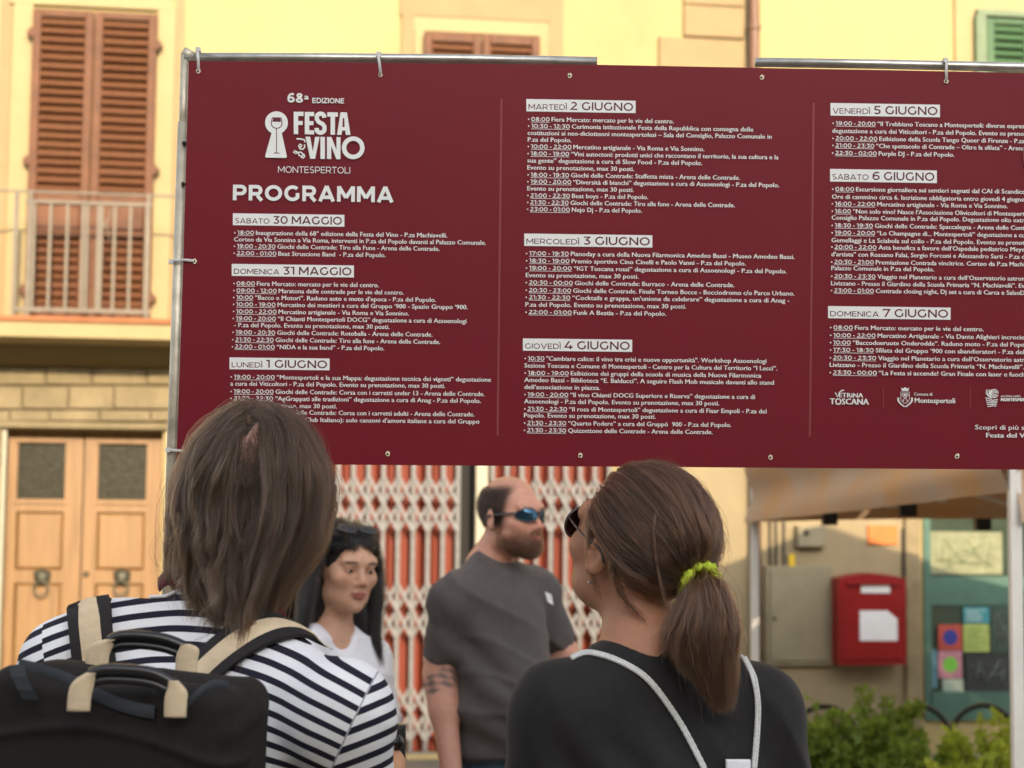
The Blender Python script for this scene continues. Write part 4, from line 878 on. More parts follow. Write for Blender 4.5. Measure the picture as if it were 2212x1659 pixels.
FR(frA, MB().box(ft[0]-.25, ft[0]+.25, ft[1]-.25, ft[1]+.25, 0, .02), 'foot_plate', M['zinc'])
ft2 = ft+np.array([1.0, 0, 0])
frB = empty('metal_frame', tuple(bp3(2700, 1250)*np.array([1, 1, 0])), 'galvanised steel tube frame behind the right end of the maroon board', 'metal frame')
top2 = [bp3(1633.5, 131.5, -.012), bp3(1900, 135.5, -.012), bp3(2212, 142.5, -.012), bp3(2720, 153, -.012)]
FR(frB, MB().tube(top2, .0087, 14), 'top_rail', M['steel'])
FR(frB, MB().tube([p-Be2*.014+Bn*.004 for p in top2], .003, 8), 'lower_rod', M['steel'])
q = top2[-1]; FR(frB, MB().tube([q, np.array([q[0], q[1]+.05, 0.02])], .012, 12), 'upright', M['zinc'])
FR(frB, MB().box(q[0]-.25, q[0]+.25, q[1]-.25, q[1]+.3, 0, .02), 'foot_plate', M['zinc'])
# cable ties
def tie(label, pts, head, cat='cable tie'):
    c = np.mean([np.array(p) for p in pts], axis=0); t = empty('cable_tie', tuple(c), label, cat, group='white cable ties holding the board')
    mb = MB().tube([np.array(p)-c for p in pts], .0026, 8, flat=(1, .45), ref=tuple(Bn)); mb.build('strap', M['tie'], t)
    h = np.array(head)-c; MB().box(h[0]-.0042, h[0]+.0042, h[1]-.004, h[1]+.004, h[2]-.004, h[2]+.004).build('tie_head', M['tie'], t)
for lab, hx, hy, rx, ry in (('white cable tie over the frame at the board\'s top left corner', 429.5, 154, 427.5, 106), ('white cable tie hanging over the top rail above the festival emblem', 822.5, 162, 817.5, 116), ('white cable tie over the right-hand rail above the third column', 2043.5, 175.5, 2043, 129)):
    tie(lab, [bp3(hx, hy, -.004), bp3(hx, hy-2, .003), bp3((hx+rx)/2, (hy+ry)/2, .003), bp3(rx, ry+8, .004), bp3(rx, ry-3, -.006), bp3(rx, ry-2, -.02), bp3(rx, ry+12, -.026)], bp3(rx, ry+1, -.001))
tie('white cable tie across the left post level with the 30 May list', [bp3(421, 564, -.004), bp3(419, 563.5, .003), bp3(398, 562, .004), bp3(380, 563.5, .004), bp3(369, 565, -.008), bp3(372, 565, -.025)], bp3(370, 565.5, .0))
tie('white cable tie across the left post beside the short-haired woman\'s head', [bp3(402, 976, -.004), bp3(400, 975.5, .003), bp3(388, 973.5, .004), bp3(371, 972.5, .003), bp3(361, 972, -.008), bp3(364, 972, -.025)], bp3(363, 972, .0))
# ================================================================== SCULPTING TOOLS (distance fields meshed by surface nets)
def axis(lo, hi, flo, fhi, h, hf):
    a = np.arange(lo, flo, h) if flo > lo else np.array([]); b = np.arange(flo, fhi, hf); c = np.arange(fhi, hi+h, h) if hi > fhi else np.array([])
    return np.unique(np.round(np.concatenate([a, b, c]), 6))
class SDF:
    def __init__(s, lo, hi, h, flo=None, fhi=None, hf=None):
        if flo is None: flo, fhi, hf = lo, hi, h
        s.ax = [axis(lo[i], hi[i], max(lo[i], flo[i]), min(hi[i], fhi[i]), h, hf).astype(np.float32) for i in range(3)]
        s.F = np.full([len(a) for a in s.ax], .12, np.float32); s.M = None
    def _reg(s, lo, hi, m):
        sl_ = tuple(slice(max(0, np.searchsorted(s.ax[i], lo[i]-m)), np.searchsorted(s.ax[i], hi[i]+m)) for i in range(3))
        if any(q.stop <= q.start for q in sl_): return None, None
        g_ = np.meshgrid(s.ax[0][sl_[0]], s.ax[1][sl_[1]], s.ax[2][sl_[2]], indexing='ij', sparse=True)
        return sl_, g_
    def _comb(s, sl_, d, k, op):
        f = s.F[sl_]
        if op == 'sub':
            if k > 0: h = np.clip(.5-.5*(f+d)/k, 0, 1); s.F[sl_] = f*(1-h)-d*h+k*h*(1-h)
            else: s.F[sl_] = np.maximum(f, -d)
        elif op == 'cut': s.F[sl_] = np.maximum(f, d)
        else:
            if k > 0: h = np.clip(.5+.5*(f-d)/k, 0, 1); s.F[sl_] = f*(1-h)+d*h-k*h*(1-h)
            else: s.F[sl_] = np.minimum(f, d)
    def ell(s, c, r, Rm=None, k=.02, op='add'):
        c = np.asarray(c, float); r = np.asarray(r, float); m = max(r)
        if s.M is not None:
            sc_ = s.M[1]; c = s.M[2]+s.M[0] @ (c*sc_); Rm = s.M[0] @ (Rm if Rm is not None else np.eye(3)); r = r*sc_; k = k*sc_
        m = max(r); sl_, g_ = s._reg(c-m, c+m, k+.03)
        if sl_ is None: return
        P = [g_[i]-c[i] for i in range(3)]
        if Rm is not None: P = [Rm[0][j]*P[0]+Rm[1][j]*P[1]+Rm[2][j]*P[2] for j in range(3)]
        k0 = np.sqrt((P[0]/r[0])**2+(P[1]/r[1])**2+(P[2]/r[2])**2); k1 = np.sqrt((P[0]/r[0]**2)**2+(P[1]/r[1]**2)**2+(P[2]/r[2]**2)**2)+1e-9
        s._comb(sl_, (k0*(k0-1)/k1).astype(np.float32), k, op)
    def cone(s, a, b, ra, rb, k=.02, op='add', sq=None):
        a = np.asarray(a, float); b = np.asarray(b, float)
        if s.M is not None:
            a = s.M[2]+s.M[0] @ (a*s.M[1]); b = s.M[2]+s.M[0] @ (b*s.M[1]); ra *= s.M[1]; rb *= s.M[1]; k *= s.M[1]
        sl_, g_ = s._reg(np.minimum(a, b)-max(ra, rb), np.maximum(a, b)+max(ra, rb), k+.03)
        if sl_ is None: return
        ab = b-a; t = ((g_[0]-a[0])*ab[0]+(g_[1]-a[1])*ab[1]+(g_[2]-a[2])*ab[2])/np.dot(ab, ab); t = np.clip(t, 0, 1)
        d = np.sqrt((g_[0]-a[0]-ab[0]*t)**2+(g_[1]-a[1]-ab[1]*t)**2+(g_[2]-a[2]-ab[2]*t)**2)-(ra+(rb-ra)*t)
        s._comb(sl_, d.astype(np.float32), k, op)
    def chain(s, pts, rs, k=.02):
        for i in range(len(pts)-1): s.cone(pts[i], pts[i+1], rs[i], rs[i+1], k)
    def rbox(s, c, hf_, Rm, r, k=.01, op='add'):
        c = np.asarray(c, float); m = float(np.linalg.norm(hf_)); sl_, g_ = s._reg(c-m, c+m, k+.03)
        if sl_ is None: return
        P = [g_[i]-c[i] for i in range(3)]; P = [Rm[0][j]*P[0]+Rm[1][j]*P[1]+Rm[2][j]*P[2] for j in range(3)]
        q = [np.abs(P[i])-(hf_[i]-r) for i in range(3)]
        d = np.sqrt(sum(np.maximum(v, 0)**2 for v in q))+np.minimum(np.maximum(np.maximum(q[0], q[1]), q[2]), 0)-r
        s._comb(sl_, d.astype(np.float32), k, op)
    def plane(s, p, n, op='cut', region=None):
        p = np.asarray(p, float); n = nn(n)
        lo, hi = region if region else ([a[0] for a in s.ax], [a[-1] for a in s.ax])
        sl_, g_ = s._reg(np.asarray(lo), np.asarray(hi), 0)
        if sl_ is None: return
        d = (g_[0]-p[0])*n[0]+(g_[1]-p[1])*n[1]+(g_[2]-p[2])*n[2]; s.F[sl_] = np.maximum(s.F[sl_], d.astype(np.float32))
    def mesh(s):
        F = s.F; X, Y, Z = s.ax; S = F < 0
        c = np.zeros([n-1 for n in F.shape], np.uint8)
        for i in (0, 1):
            for j in (0, 1):
                for k in (0, 1): c += S[i:F.shape[0]-1+i, j:F.shape[1]-1+j, k:F.shape[2]-1+k]
        act = (c > 0) & (c < 8); I = np.argwhere(act); idx = np.full(act.shape, -1, np.int32); idx[act] = np.arange(len(I))
        acc = np.zeros((len(I), 3)); cnt = np.zeros(len(I)); co = [(i, j, k) for i in (0, 1) for j in (0, 1) for k in (0, 1)]
        def pos(q): return np.stack([X[I[:, 0]+q[0]], Y[I[:, 1]+q[1]], Z[I[:, 2]+q[2]]], 1)
        for a in co:
            for ax_ in range(3):
                if a[ax_]: continue
                b = list(a); b[ax_] = 1
                fa = F[I[:, 0]+a[0], I[:, 1]+a[1], I[:, 2]+a[2]]; fb = F[I[:, 0]+b[0], I[:, 1]+b[1], I[:, 2]+b[2]]
                ok = (fa < 0) != (fb < 0); t = np.where(ok, fa/(fa-fb+1e-12), 0)[:, None]
                p = pos(a)*(1-t)+pos(b)*t; acc += np.where(ok[:, None], p, 0); cnt += ok
        V = acc/np.maximum(cnt, 1)[:, None]; Q = []
        for ax_ in range(3):
            o1, o2 = [(1, 2), (2, 0), (0, 1)][ax_]
            a = [slice(None)]*3; b = [slice(None)]*3; a[ax_] = slice(0, -1); b[ax_] = slice(1, None)
            sa, sb = S[tuple(a)], S[tuple(b)]; E_ = np.argwhere(sa != sb); E_ = E_[(E_[:, o1] > 0) & (E_[:, o2] > 0) & (E_[:, o1] < F.shape[o1]-1) & (E_[:, o2] < F.shape[o2]-1)]
            if not len(E_): continue
            inside = sa[E_[:, 0], E_[:, 1], E_[:, 2]]
            def gi(d1, d2): e_ = E_.copy(); e_[:, o1] -= d1; e_[:, o2] -= d2; return idx[e_[:, 0], e_[:, 1], e_[:, 2]]
            q = np.stack([gi(1, 1), gi(0, 1), gi(0, 0), gi(1, 0)], 1); q[~inside] = q[~inside][:, ::-1]; Q.append(q)
        Q = np.concatenate(Q); Q = Q[(Q >= 0).all(1)]
        return V, Q
def normals(V, Q):
    n = np.cross(V[Q[:, 2]]-V[Q[:, 0]], V[Q[:, 3]]-V[Q[:, 1]]); N = np.zeros_like(V)
    for i in range(4): np.add.at(N, Q[:, i], n)
    return N/(np.linalg.norm(N, axis=1)[:, None]+1e-12)
def relax(V, Q, it=1, lam=.5):
    for _ in range(it):
        A = np.zeros_like(V); c = np.zeros(len(V))
        for i in range(4):
            for j in ((i+1) % 4, (i-1) % 4): np.add.at(A, Q[:, i], V[Q[:, j]]); np.add.at(c, Q[:, i], 1)
        V = V*(1-lam)+lam*A/np.maximum(c, 1)[:, None]
    return V
def rotm(yaw, pitch=0, roll=0):
    """head axes -> world: yaw turns +Y to the left, pitch raises the face, roll tips the crown to the right"""
    cy, sy = math.cos(yaw), math.sin(yaw); cp, sp_2 = math.cos(pitch), math.sin(pitch); cr, sr = math.cos(roll), math.sin(roll)
    return np.array([[cy, -sy, 0], [sy, cy, 0], [0, 0, 1]]) @ np.array([[1, 0, 0], [0, cp, -sp_2], [0, sp_2, cp]]) @ np.array([[cr, 0, sr], [0, 1, 0], [-sr, 0, cr]])

def head(S, Hc, Rm, s, female=True, neck=None, neckr=.052):
    S.M = (Rm, s, np.asarray(Hc, float))
    S.ell((0, -.012, .035), (.076, .096, .086), k=0)
    S.ell((0, .03, -.03), (.057 if female else .060, .064, .078), k=.03)
    S.ell((0, .045, -.078), (.044 if female else .052, .042, .030), k=.025)
    S.ell((0, .078, -.098), (.017 if female else .024, .014, .013), k=.02)
    for q in (-1, 1):
        S.ell((q*.042, .062, -.022), (.021, .02, .018), k=.03)
        S.ell((q*(.044 if female else .052), .015, -.066), (.014, .03, .020), k=.025)
        S.ell((q*.030, .103, .002), (.018, .020, .013), k=.012, op='sub')
        S.ell((q*.030, .081, .0), (.0145, .011, .0125), k=.004)
        S.cone((q*.014, .095, .019), (q*.046, .080, .020), .0055, .0045, k=.012)
    S.ell((0, .080, .03), (.05, .016, .018), k=.02)
    S.cone((0, .088, .012), (0, .108, -.028), .0065, .0095, k=.012)
    S.ell((0, .109, -.031), (.011, .010, .009), k=.008)
    for q in (-1, 1): S.ell((q*.013, .099, -.035), (.0075, .009, .007), k=.006); S.ell((q*.0065, .104, -.043), (.004, .006, .003), k=.003, op='sub')
    S.ell((0, .093, -.052), (.017, .010, .012), k=.012)
    S.ell((0, .0985, -.0585), (.021, .008, .0050), k=.005); S.ell((0, .0965, -.0680), (.018, .008, .0058), k=.005)
    S.ell((0, .107, -.0632), (.024, .0062, .0016), k=.002, op='sub')
    for q in (-1, 1):
        ra = rotm(R(-q*22), 0, 0)
        S.ell((q*.080, -.012, -.008), (.0065, .019, .031), ra, k=.006)
        S.ell((q*.087, -.008, -.006), (.006, .011, .019), ra, k=.004, op='sub')
        S.ell((q*.079, -.004, -.032), (.006, .009, .010), ra, k=.005)
    Mh = S.M; S.M = None
    wp = lambda p: Mh[2]+Mh[0] @ (np.asarray(p)*Mh[1])
    if neck is not None: S.cone(wp((0, -.022, -.05)), neck, neckr*s, neckr*1.12*s, k=.03)
    return wp
def hand(S, w, d, palm_n, s=1.0, curl=.5):
    """w wrist, d direction of the hand, palm_n palm normal"""
    d = nn(d); pn = nn(palm_n-np.dot(palm_n, d)*d); sd_ = np.cross(d, pn)
    S.ell(w+d*.045*s, (.042*s, .046*s, .017*s), np.stack([sd_, d, pn], 1), k=.02)
    for i, (off, L) in enumerate(((-.030, .070), (-.010, .080), (.010, .075), (.029, .058))):
        a = w+d*(.078-abs(off)*.2)*s+sd_*off*s; c1 = nn(d+pn*curl*.5); c2 = nn(d+pn*curl*1.6); b = a+c1*L*.5*s; c = b+c2*L*.5*s
        S.chain([a, b, c], [.0095*s, .0088*s, .0075*s], k=.004)
    a = w+d*.02*s-sd_*.032*s; b = a+nn(d*.6-sd_+pn*.5)*.035*s; c = b+nn(d+pn*.6)*.032*s; S.chain([a, b, c], [.013*s, .011*s, .009*s], k=.006)
def legs(S, hip, yaw, s=1.0, w=.085, r=.088):
    ax_ = np.array([math.cos(yaw), math.sin(yaw), 0]); fr_ = np.array([-math.sin(yaw), math.cos(yaw), 0])
    for q in (-1, 1):
        h = hip+ax_*q*w; kn_ = np.array([h[0], h[1], .48])+ax_*q*.01+fr_*.02; an = np.array([h[0], h[1], .09])+ax_*q*.015
        S.chain([h-np.array([0, 0, .03]), kn_, an], [r*s, .058*s, .042*s], k=.04)
def shoes(name, hip, yaw, parent, loc, w=.1):
    ax_ = np.array([math.cos(yaw), math.sin(yaw), 0]); fr_ = np.array([-math.sin(yaw), math.cos(yaw), 0])
    for q in (-1, 1):
        S = SDF((hip[0]-.35, hip[1]-.35, -.005), (hip[0]+.35, hip[1]+.35, .16), .01)
        h = hip+ax_*q*w; h = np.array([h[0], h[1], .045]); S.chain([h-fr_*.04, h+fr_*.1, h+fr_*.17], [.042, .042, .034], k=.02); S.chain([h, h+np.array([0, 0, .06])], [.042, .042], k=.02)
        S.plane((0, 0, .002), (0, 0, -1)); V, Q = S.mesh(); numesh('shoe', V, Q, M['shoe'], parent, loc=loc)
SK = np.array((.52, .27, .17)); SK2 = np.array((.50, .27, .175)); LIP = np.array((.40, .13, .10))
def sstep(x, a, b): t = np.clip((x-a)/(b-a), 0, 1); return t*t*(3-2*t)
def headcoords(V, Hc, Rm, s): return (V-np.asarray(Hc)) @ Rm / s
def skin_tint(V, Hc, Rm, s, base, lips=LIP, brow=(.04, .025, .02), extra=None):
    P = headcoords(V, Hc, Rm, s); C = np.tile(base, (len(V), 1))
    def blend(w, c):
        nonlocal C; C = C*(1-w[:, None])+np.asarray(c)*w[:, None]
    blush = np.exp(-(((np.abs(P[:, 0])-.042)/.02)**2+((P[:, 2]+.025)/.02)**2))*(P[:, 1] > .03)*.25; blend(blush, (.5, .17, .11))
    nose = np.exp(-((P[:, 0]/.014)**2+((P[:, 2]+.03)/.014)**2))*(P[:, 1] > .09)*.35; blend(nose, (.5, .17, .11))
    lw = sstep(-(((P[:, 0]/.024)**2+((P[:, 2]+.0635)/.0105)**2)), -1.2, -.7)*(P[:, 1] > .08); blend(lw, lips)
    bw = sstep(-(((np.abs(P[:, 0])-.031)/.019)**2+((P[:, 2]-.0225+np.abs(np.abs(P[:, 0])-.031)*.12)/.0042)**2), -1.3, -.6)*(P[:, 1] > .05); blend(bw*.85, brow)
    ew = sstep(-(((np.abs(P[:, 0])-.030)/.0165)**2+((P[:, 2])/.0075)**2), -1.5, -.6)*(P[:, 1] > .06); blend(ew*.5, (.22, .09, .06))
    if extra: C = extra(P, C, V)
    return C
def eyes(wp, Rm, s, parent, root, look=(0, 1, 0)):
    for q in (-1, 1):
        e_ = wp((q*.030, .0825, -.0005)); r_ = .0108*s
        N = 14; vs = []; fs = []
        o = MB()
        prof = [(math.sin(a)*r_, -math.cos(a)*r_*.52) for a in np.linspace(0, math.pi, 12)]
        o.lathe(prof, tuple(e_-root), 14); o.build('eye', M['eyewhite'], parent)
        f = nn(Rm @ nn(look)); ctr = e_+f*r_*.55-root; r2 = .0068*s
        o = MB(); o.lathe([(math.sin(a)*r2, -math.cos(a)*r2*.75) for a in np.linspace(0, math.pi, 8)], tuple(ctr), 10); o.build('iris', M['iris'], parent)
def strands(name, paths, rad, m, parent, root, clump=1):
    """paths: (N, K, 3) world"""
    N, K, _ = paths.shape; hc = bpy.data.hair_curves.new(name); hc.add_curves([K]*N); hc.materials.append(m)
    P = (paths-np.asarray(root)).astype(np.float32).reshape(-1)
    hc.attributes['position'].data.foreach_set('vector', P)
    r_ = np.asarray(rad, np.float32); r_ = np.broadcast_to(r_, (N, K)) if r_.ndim < 2 else r_
    at = hc.attributes.get('radius') or hc.attributes.new('radius', 'FLOAT', 'POINT'); at.data.foreach_set('value', np.ascontiguousarray(r_, np.float32).ravel())
    rg = np.random.default_rng(N); ng = (N+clump-1)//clump; sh = np.repeat(rg.random(ng), clump)[:N]*.7+rg.random(N)*.3
    # neighbouring locks keep to light and dark streaks
    sh = np.clip(.5+(sh-.5)*1.3+.28*vnoise(paths[:, 0]*np.array([1, 1, 1]), 45, 3), 0, 1)
    hc.attributes.new('shade', 'FLOAT', 'CURVE').data.foreach_set('value', sh.astype(np.float32))
    return link(name, hc, parent)
def body_obj(S, root, parent, tint, name='body'):
    V, Q = S.mesh(); V = relax(V, Q, 1, .35); o = numesh(name, V, Q, M['skin'], parent, loc=root); setcol(o, tint(V)); return V, Q
def cloth_obj(S, root, parent, m, name, fold=None, it=1):
    V, Q = S.mesh(); V = relax(V, Q, it, .5)
    if fold is not None: V = V+normals(V, Q)*fold(V)[:, None]
    return numesh(name, V, Q, m, parent, loc=root), V, Q
def folds(dirv, freq, amp, seed, mask=None):
    d = nn(dirv)
    def f(V):
        w = V @ d*freq + 1.6*vnoise(V, 5, seed)+.5*vnoise(V, 14, seed+1); r_ = (1-np.abs(np.sin(w)))**2*1.6-.5
        a = amp*(.55+.6*vnoise(V, 4, seed+2)); out = r_*a + vnoise(V, 9, seed+3)*amp*.6
        return out*(mask(V) if mask else 1)
    return f
# ================================================================== PERSON 1: striped shirt, short hair, backpack
def camray_hit(bvh, px, py):
    d = Vector(ray(px, py)).normalized(); h = bvh.ray_cast(Vector(CAM), d); return h
def bvh_of(V, Q): return BVHTree.FromPolygons([tuple(v) for v in V], [tuple(int(i) for i in q) for q in Q])
UPZ = np.array([0, 0, 1.])
YW = R(-18)
root = np.array([W(450, 1300, 2.55)[0], 2.58, 0.])
p1 = empty('person', tuple(root), 'woman with ash brown bob seen from behind in a navy and white striped shirt', 'person')
C7 = W(462, 1282, 2.60); LSh = W(146, 1436, 2.60); RSh = W(742, 1532, 2.43)
Hc1 = W(548, 1062, 2.63); Rm1 = rotm(R(-6), R(14), R(3)); hs1 = 1.03
hip1 = np.array([C7[0]+.0, 2.60, .93])
EL = W(95, 1830, 2.55); ER = W(772, 1800, 2.52); WR = W(842, 1655, 2.80); WL = W(180, 1750, 2.82)
def torso(S, g_, full=True):
    S.cone(C7+np.array([0, .01, -.058]), LSh+np.array([.02, 0, -.01]), .055+g_, .064+g_, k=.05); S.ell(W(255, 1378, 2.59), (.075+g_, .052+g_, .052+g_), k=.04); S.cone(C7+np.array([0, .01, -.058]), RSh+np.array([-.02, 0, -.01]), .058+g_, .064+g_, k=.05)
    mid = (LSh+RSh)/2; axr = nn(RSh-LSh)
    Rt = np.stack([axr, nn(np.cross(UPZ, axr)), UPZ], 1)
    S.ell(mid+np.array([0, .06, -.13]), (.195+g_, .125+g_, .20+g_), Rt, k=.06)
    S.ell(mid+np.array([0, .07, -.36]), (.19+g_, .135+g_, .2+g_), Rt, k=.08)
    for sg in (-.075, .075): S.ell(mid+axr*sg+np.array([0, .14, -.17]), (.07+g_, .07+g_, .065+g_), k=.05)
    for sg in (-.08, .08): S.ell(mid+axr*sg+np.array([0, -.02, -.1]), (.08+g_, .05+g_, .1+g_), k=.05)
S = SDF((root[0]-.50, 2.25, .02), (root[0]+.52, 3.02, 1.82), .0085, (Hc1[0]-.13, 2.45, 1.40), (Hc1[0]+.14, 2.8, 1.8), .0045)
wp1 = head(S, Hc1, Rm1, hs1, True, C7+np.array([0.01, .02, -.04]), .055)
torso(S, -.008); S.ell(hip1+np.array([0, 0, .05]), (.18, .13, .15), k=.06); legs(S, hip1, YW)
S.chain([LSh, EL, WL], [.052, .04, .026], k=.03); S.chain([RSh, ER, WR], [.056, .042, .027], k=.03)
hand(S, WR, nn(np.array([-.3, .6, .9])), np.array([-.8, .5, -.2]), 1, 1.2); hand(S, WL, nn(np.array([.5, .5, .6])), np.array([.6, .2, -.4]), 1, 1)
body_obj(S, root, p1, lambda V: skin_tint(V, Hc1, Rm1, hs1, SK))
# shirt
S = SDF((root[0]-.52, 2.22, .98), (root[0]+.56, 3.0, 1.55), .0065)
torso(S, .006); S.ell(hip1+np.array([0, 0, .12]), (.205, .155, .16), k=.06)
for (sh, el) in ((LSh, EL), (RSh, ER)):
    S.ell(sh+np.array([0, 0, -.01]), (.068, .066, .066), k=.03); S.cone(sh, sh+(el-sh)*.82, .066, .062, k=.03)
    e2 = sh+(el-sh)*.84; S.plane(e2, nn(el-sh), region=(e2-.13, e2+.13)) if False else None
S.ell(C7+np.array([0.0, .045, .058]), (.098, .088, .072), rotm(0, R(-12), R(11)), k=0, op='sub')
S.plane((0, 0, 1.0), (0, 0, -1))
Lax, Rax = nn(EL-LSh), nn(ER-RSh)
def f1(V):
    a = folds((.5, .2, 1), 30, .0022, 3)(V)
    dR = V-RSh; a += np.exp(-(np.linalg.norm(dR+np.array([.07, 0, .13]), axis=1)/.09)**2)*np.sin((dR @ nn((1, 0, .8)))*70)*.0035
    return a
shirt1, V1, Q1 = cloth_obj(S, root, p1, None, 'shirt', f1, 2)
# stripes woven into the cloth: torso bands level, sleeve bands round the arm
def stripemat():
    m = bpy.data.materials.new('navy_white_stripes'); m.use_nodes = True; nt = m.node_tree; b = nt.nodes['Principled BSDF']; N = nt.nodes.new; Lk = nt.links.new
    tc = N('ShaderNodeTexCoord')
    def dot(vec, off):
        v = N('ShaderNodeVectorMath'); v.operation = 'SUBTRACT'; v.inputs[1].default_value = tuple(off); Lk(tc.outputs['Object'], v.inputs[0])
        d = N('ShaderNodeVectorMath'); d.operation = 'DOT_PRODUCT'; d.inputs[1].default_value = tuple(vec); Lk(v.outputs[0], d.inputs[0]); return d.outputs['Value']
    def ma(op, a, b_=None):
        q = N('ShaderNodeMath'); q.operation = op
        for i, x in enumerate((a, b_)):
            if x is None: continue
            if hasattr(x, 'is_linked'): Lk(x, q.inputs[i])
            else: q.inputs[i].default_value = x
        return q.outputs[0]
    mid = (LSh+RSh)/2-root
    xx = dot((1, 0, 0), mid+np.array([.02, 0, 0])); fT = ma('ADD', dot((.10, 0, 1), mid), ma('MULTIPLY', ma('MULTIPLY', xx, xx), 1.0))
    # bands climb a little over the shoulder blades and follow the arm on the sleeves
    outR = nn(np.array([.91, 0, -.414])); outL = nn(np.array([-1, 0, -.30]))
    mR = dot(outR, W(803, 1477, 2.40)-root); mL = dot(outL, (LSh-root)-np.array([.012, 0, 0]))
    fR = dot(nn(np.array([-.36, 0, 1])), RSh-root); fL = dot(nn(np.array([-.45, 0, 1])), LSh-root)
    sR = ma('GREATER_THAN', mR, 0.0); sL = ma('GREATER_THAN', mL, 0.0)
    def mix(f, a, b_): return ma('ADD', ma('MULTIPLY', a, ma('SUBTRACT', 1.0, f)), ma('MULTIPLY', b_, f))
    f = mix(sL, mix(sR, fT, fR), fL)
    no = N('ShaderNodeTexNoise'); no.inputs['Scale'].default_value = 7; Lk(tc.outputs['Object'], no.inputs['Vector'])
    f = ma('ADD', f, ma('MULTIPLY', ma('SUBTRACT', no.outputs[0], .5), .007))
    fr_ = ma('FRACT', ma('DIVIDE', f, .0215)); st = ma('GREATER_THAN', fr_, .57)
    mx = N('ShaderNodeMix'); mx.data_type = 'RGBA'; mx.inputs[6].default_value = (.78, .79, .83, 1); mx.inputs[7].default_value = (.018, .017, .032, 1); Lk(st, mx.inputs[0])
    # seam line
    sm = ma('LESS_THAN', ma('ABSOLUTE', mR), .0012); mx2 = N('ShaderNodeMix'); mx2.data_type = 'RGBA'; Lk(sm, mx2.inputs[0]); Lk(mx.outputs[2], mx2.inputs[6]); mx2.inputs[7].default_value = (.35, .36, .4, 1)
    Lk(mx2.outputs[2], b.inputs['Base Color']); b.inputs['Roughness'].default_value = .9; b.inputs['Specular IOR Level'].default_value = .2
    bn = N('ShaderNodeTexNoise'); bn.inputs['Scale'].default_value = 420; Lk(tc.outputs['Object'], bn.inputs['Vector']); bp_ = N('ShaderNodeBump'); bp_.inputs['Strength'].default_value = .35; bp_.inputs['Distance'].default_value = .001
    bn2 = N('ShaderNodeTexNoise'); bn2.inputs['Scale'].default_value = 16; Lk(tc.outputs['Object'], bn2.inputs['Vector']); bp2 = N('ShaderNodeBump'); bp2.inputs['Strength'].default_value = .5; bp2.inputs['Distance'].default_value = .012
    Lk(bn.outputs[0], bp_.inputs['Height']); Lk(bn2.outputs[0], bp2.inputs['Height']); Lk(bp2.outputs[0], bp_.inputs['Normal']); Lk(bp_.outputs[0], b.inputs['Normal'])
    return m
shirt1.data.materials.clear(); shirt1.data.materials.append(stripemat())
bv1 = bvh_of(V1, Q1)
def surf(bvh, px, py, off):
    h = camray_hit(bvh, px, py); return (np.array(h[0])+np.array(h[1])*off, np.array(h[1])) if h[0] else (None, None)
# collar binding along the neckline
pts = []
for t_ in np.linspace(0, 1, 16):
    px = 322+(600-322)*t_; py = 1262+ 62*t_**1.25 + 2*math.sin(t_*3.1)
    for dy in range(0, 60, 4):
        p, n_ = surf(bv1, px, py+dy, .0025)
        if p is not None and p[1] < C7[1]+.03: pts.append(p); break
if len(pts) > 3: MB().tube([p-root for p in pts], .0052, 8, flat=(1, .6)).build('collar', M['white_cloth'], p1)
# trousers and shoes
S = SDF((root[0]-.3, 2.3, .04), (root[0]+.3, 2.95, 1.08), .01); S.ell(hip1+np.array([0, 0, .04]), (.19, .14, .14), k=.05); legs(S, hip1, YW, 1.12); S.plane((0, 0, 1.04), (0, 0, 1)); S.plane((0, 0, .07), (0, 0, -1))
cloth_obj(S, root, p1, M['dark_denim'], 'trousers', folds((0, 0, 1), 60, .003, 9)); shoes('shoe', hip1, YW, p1, root)

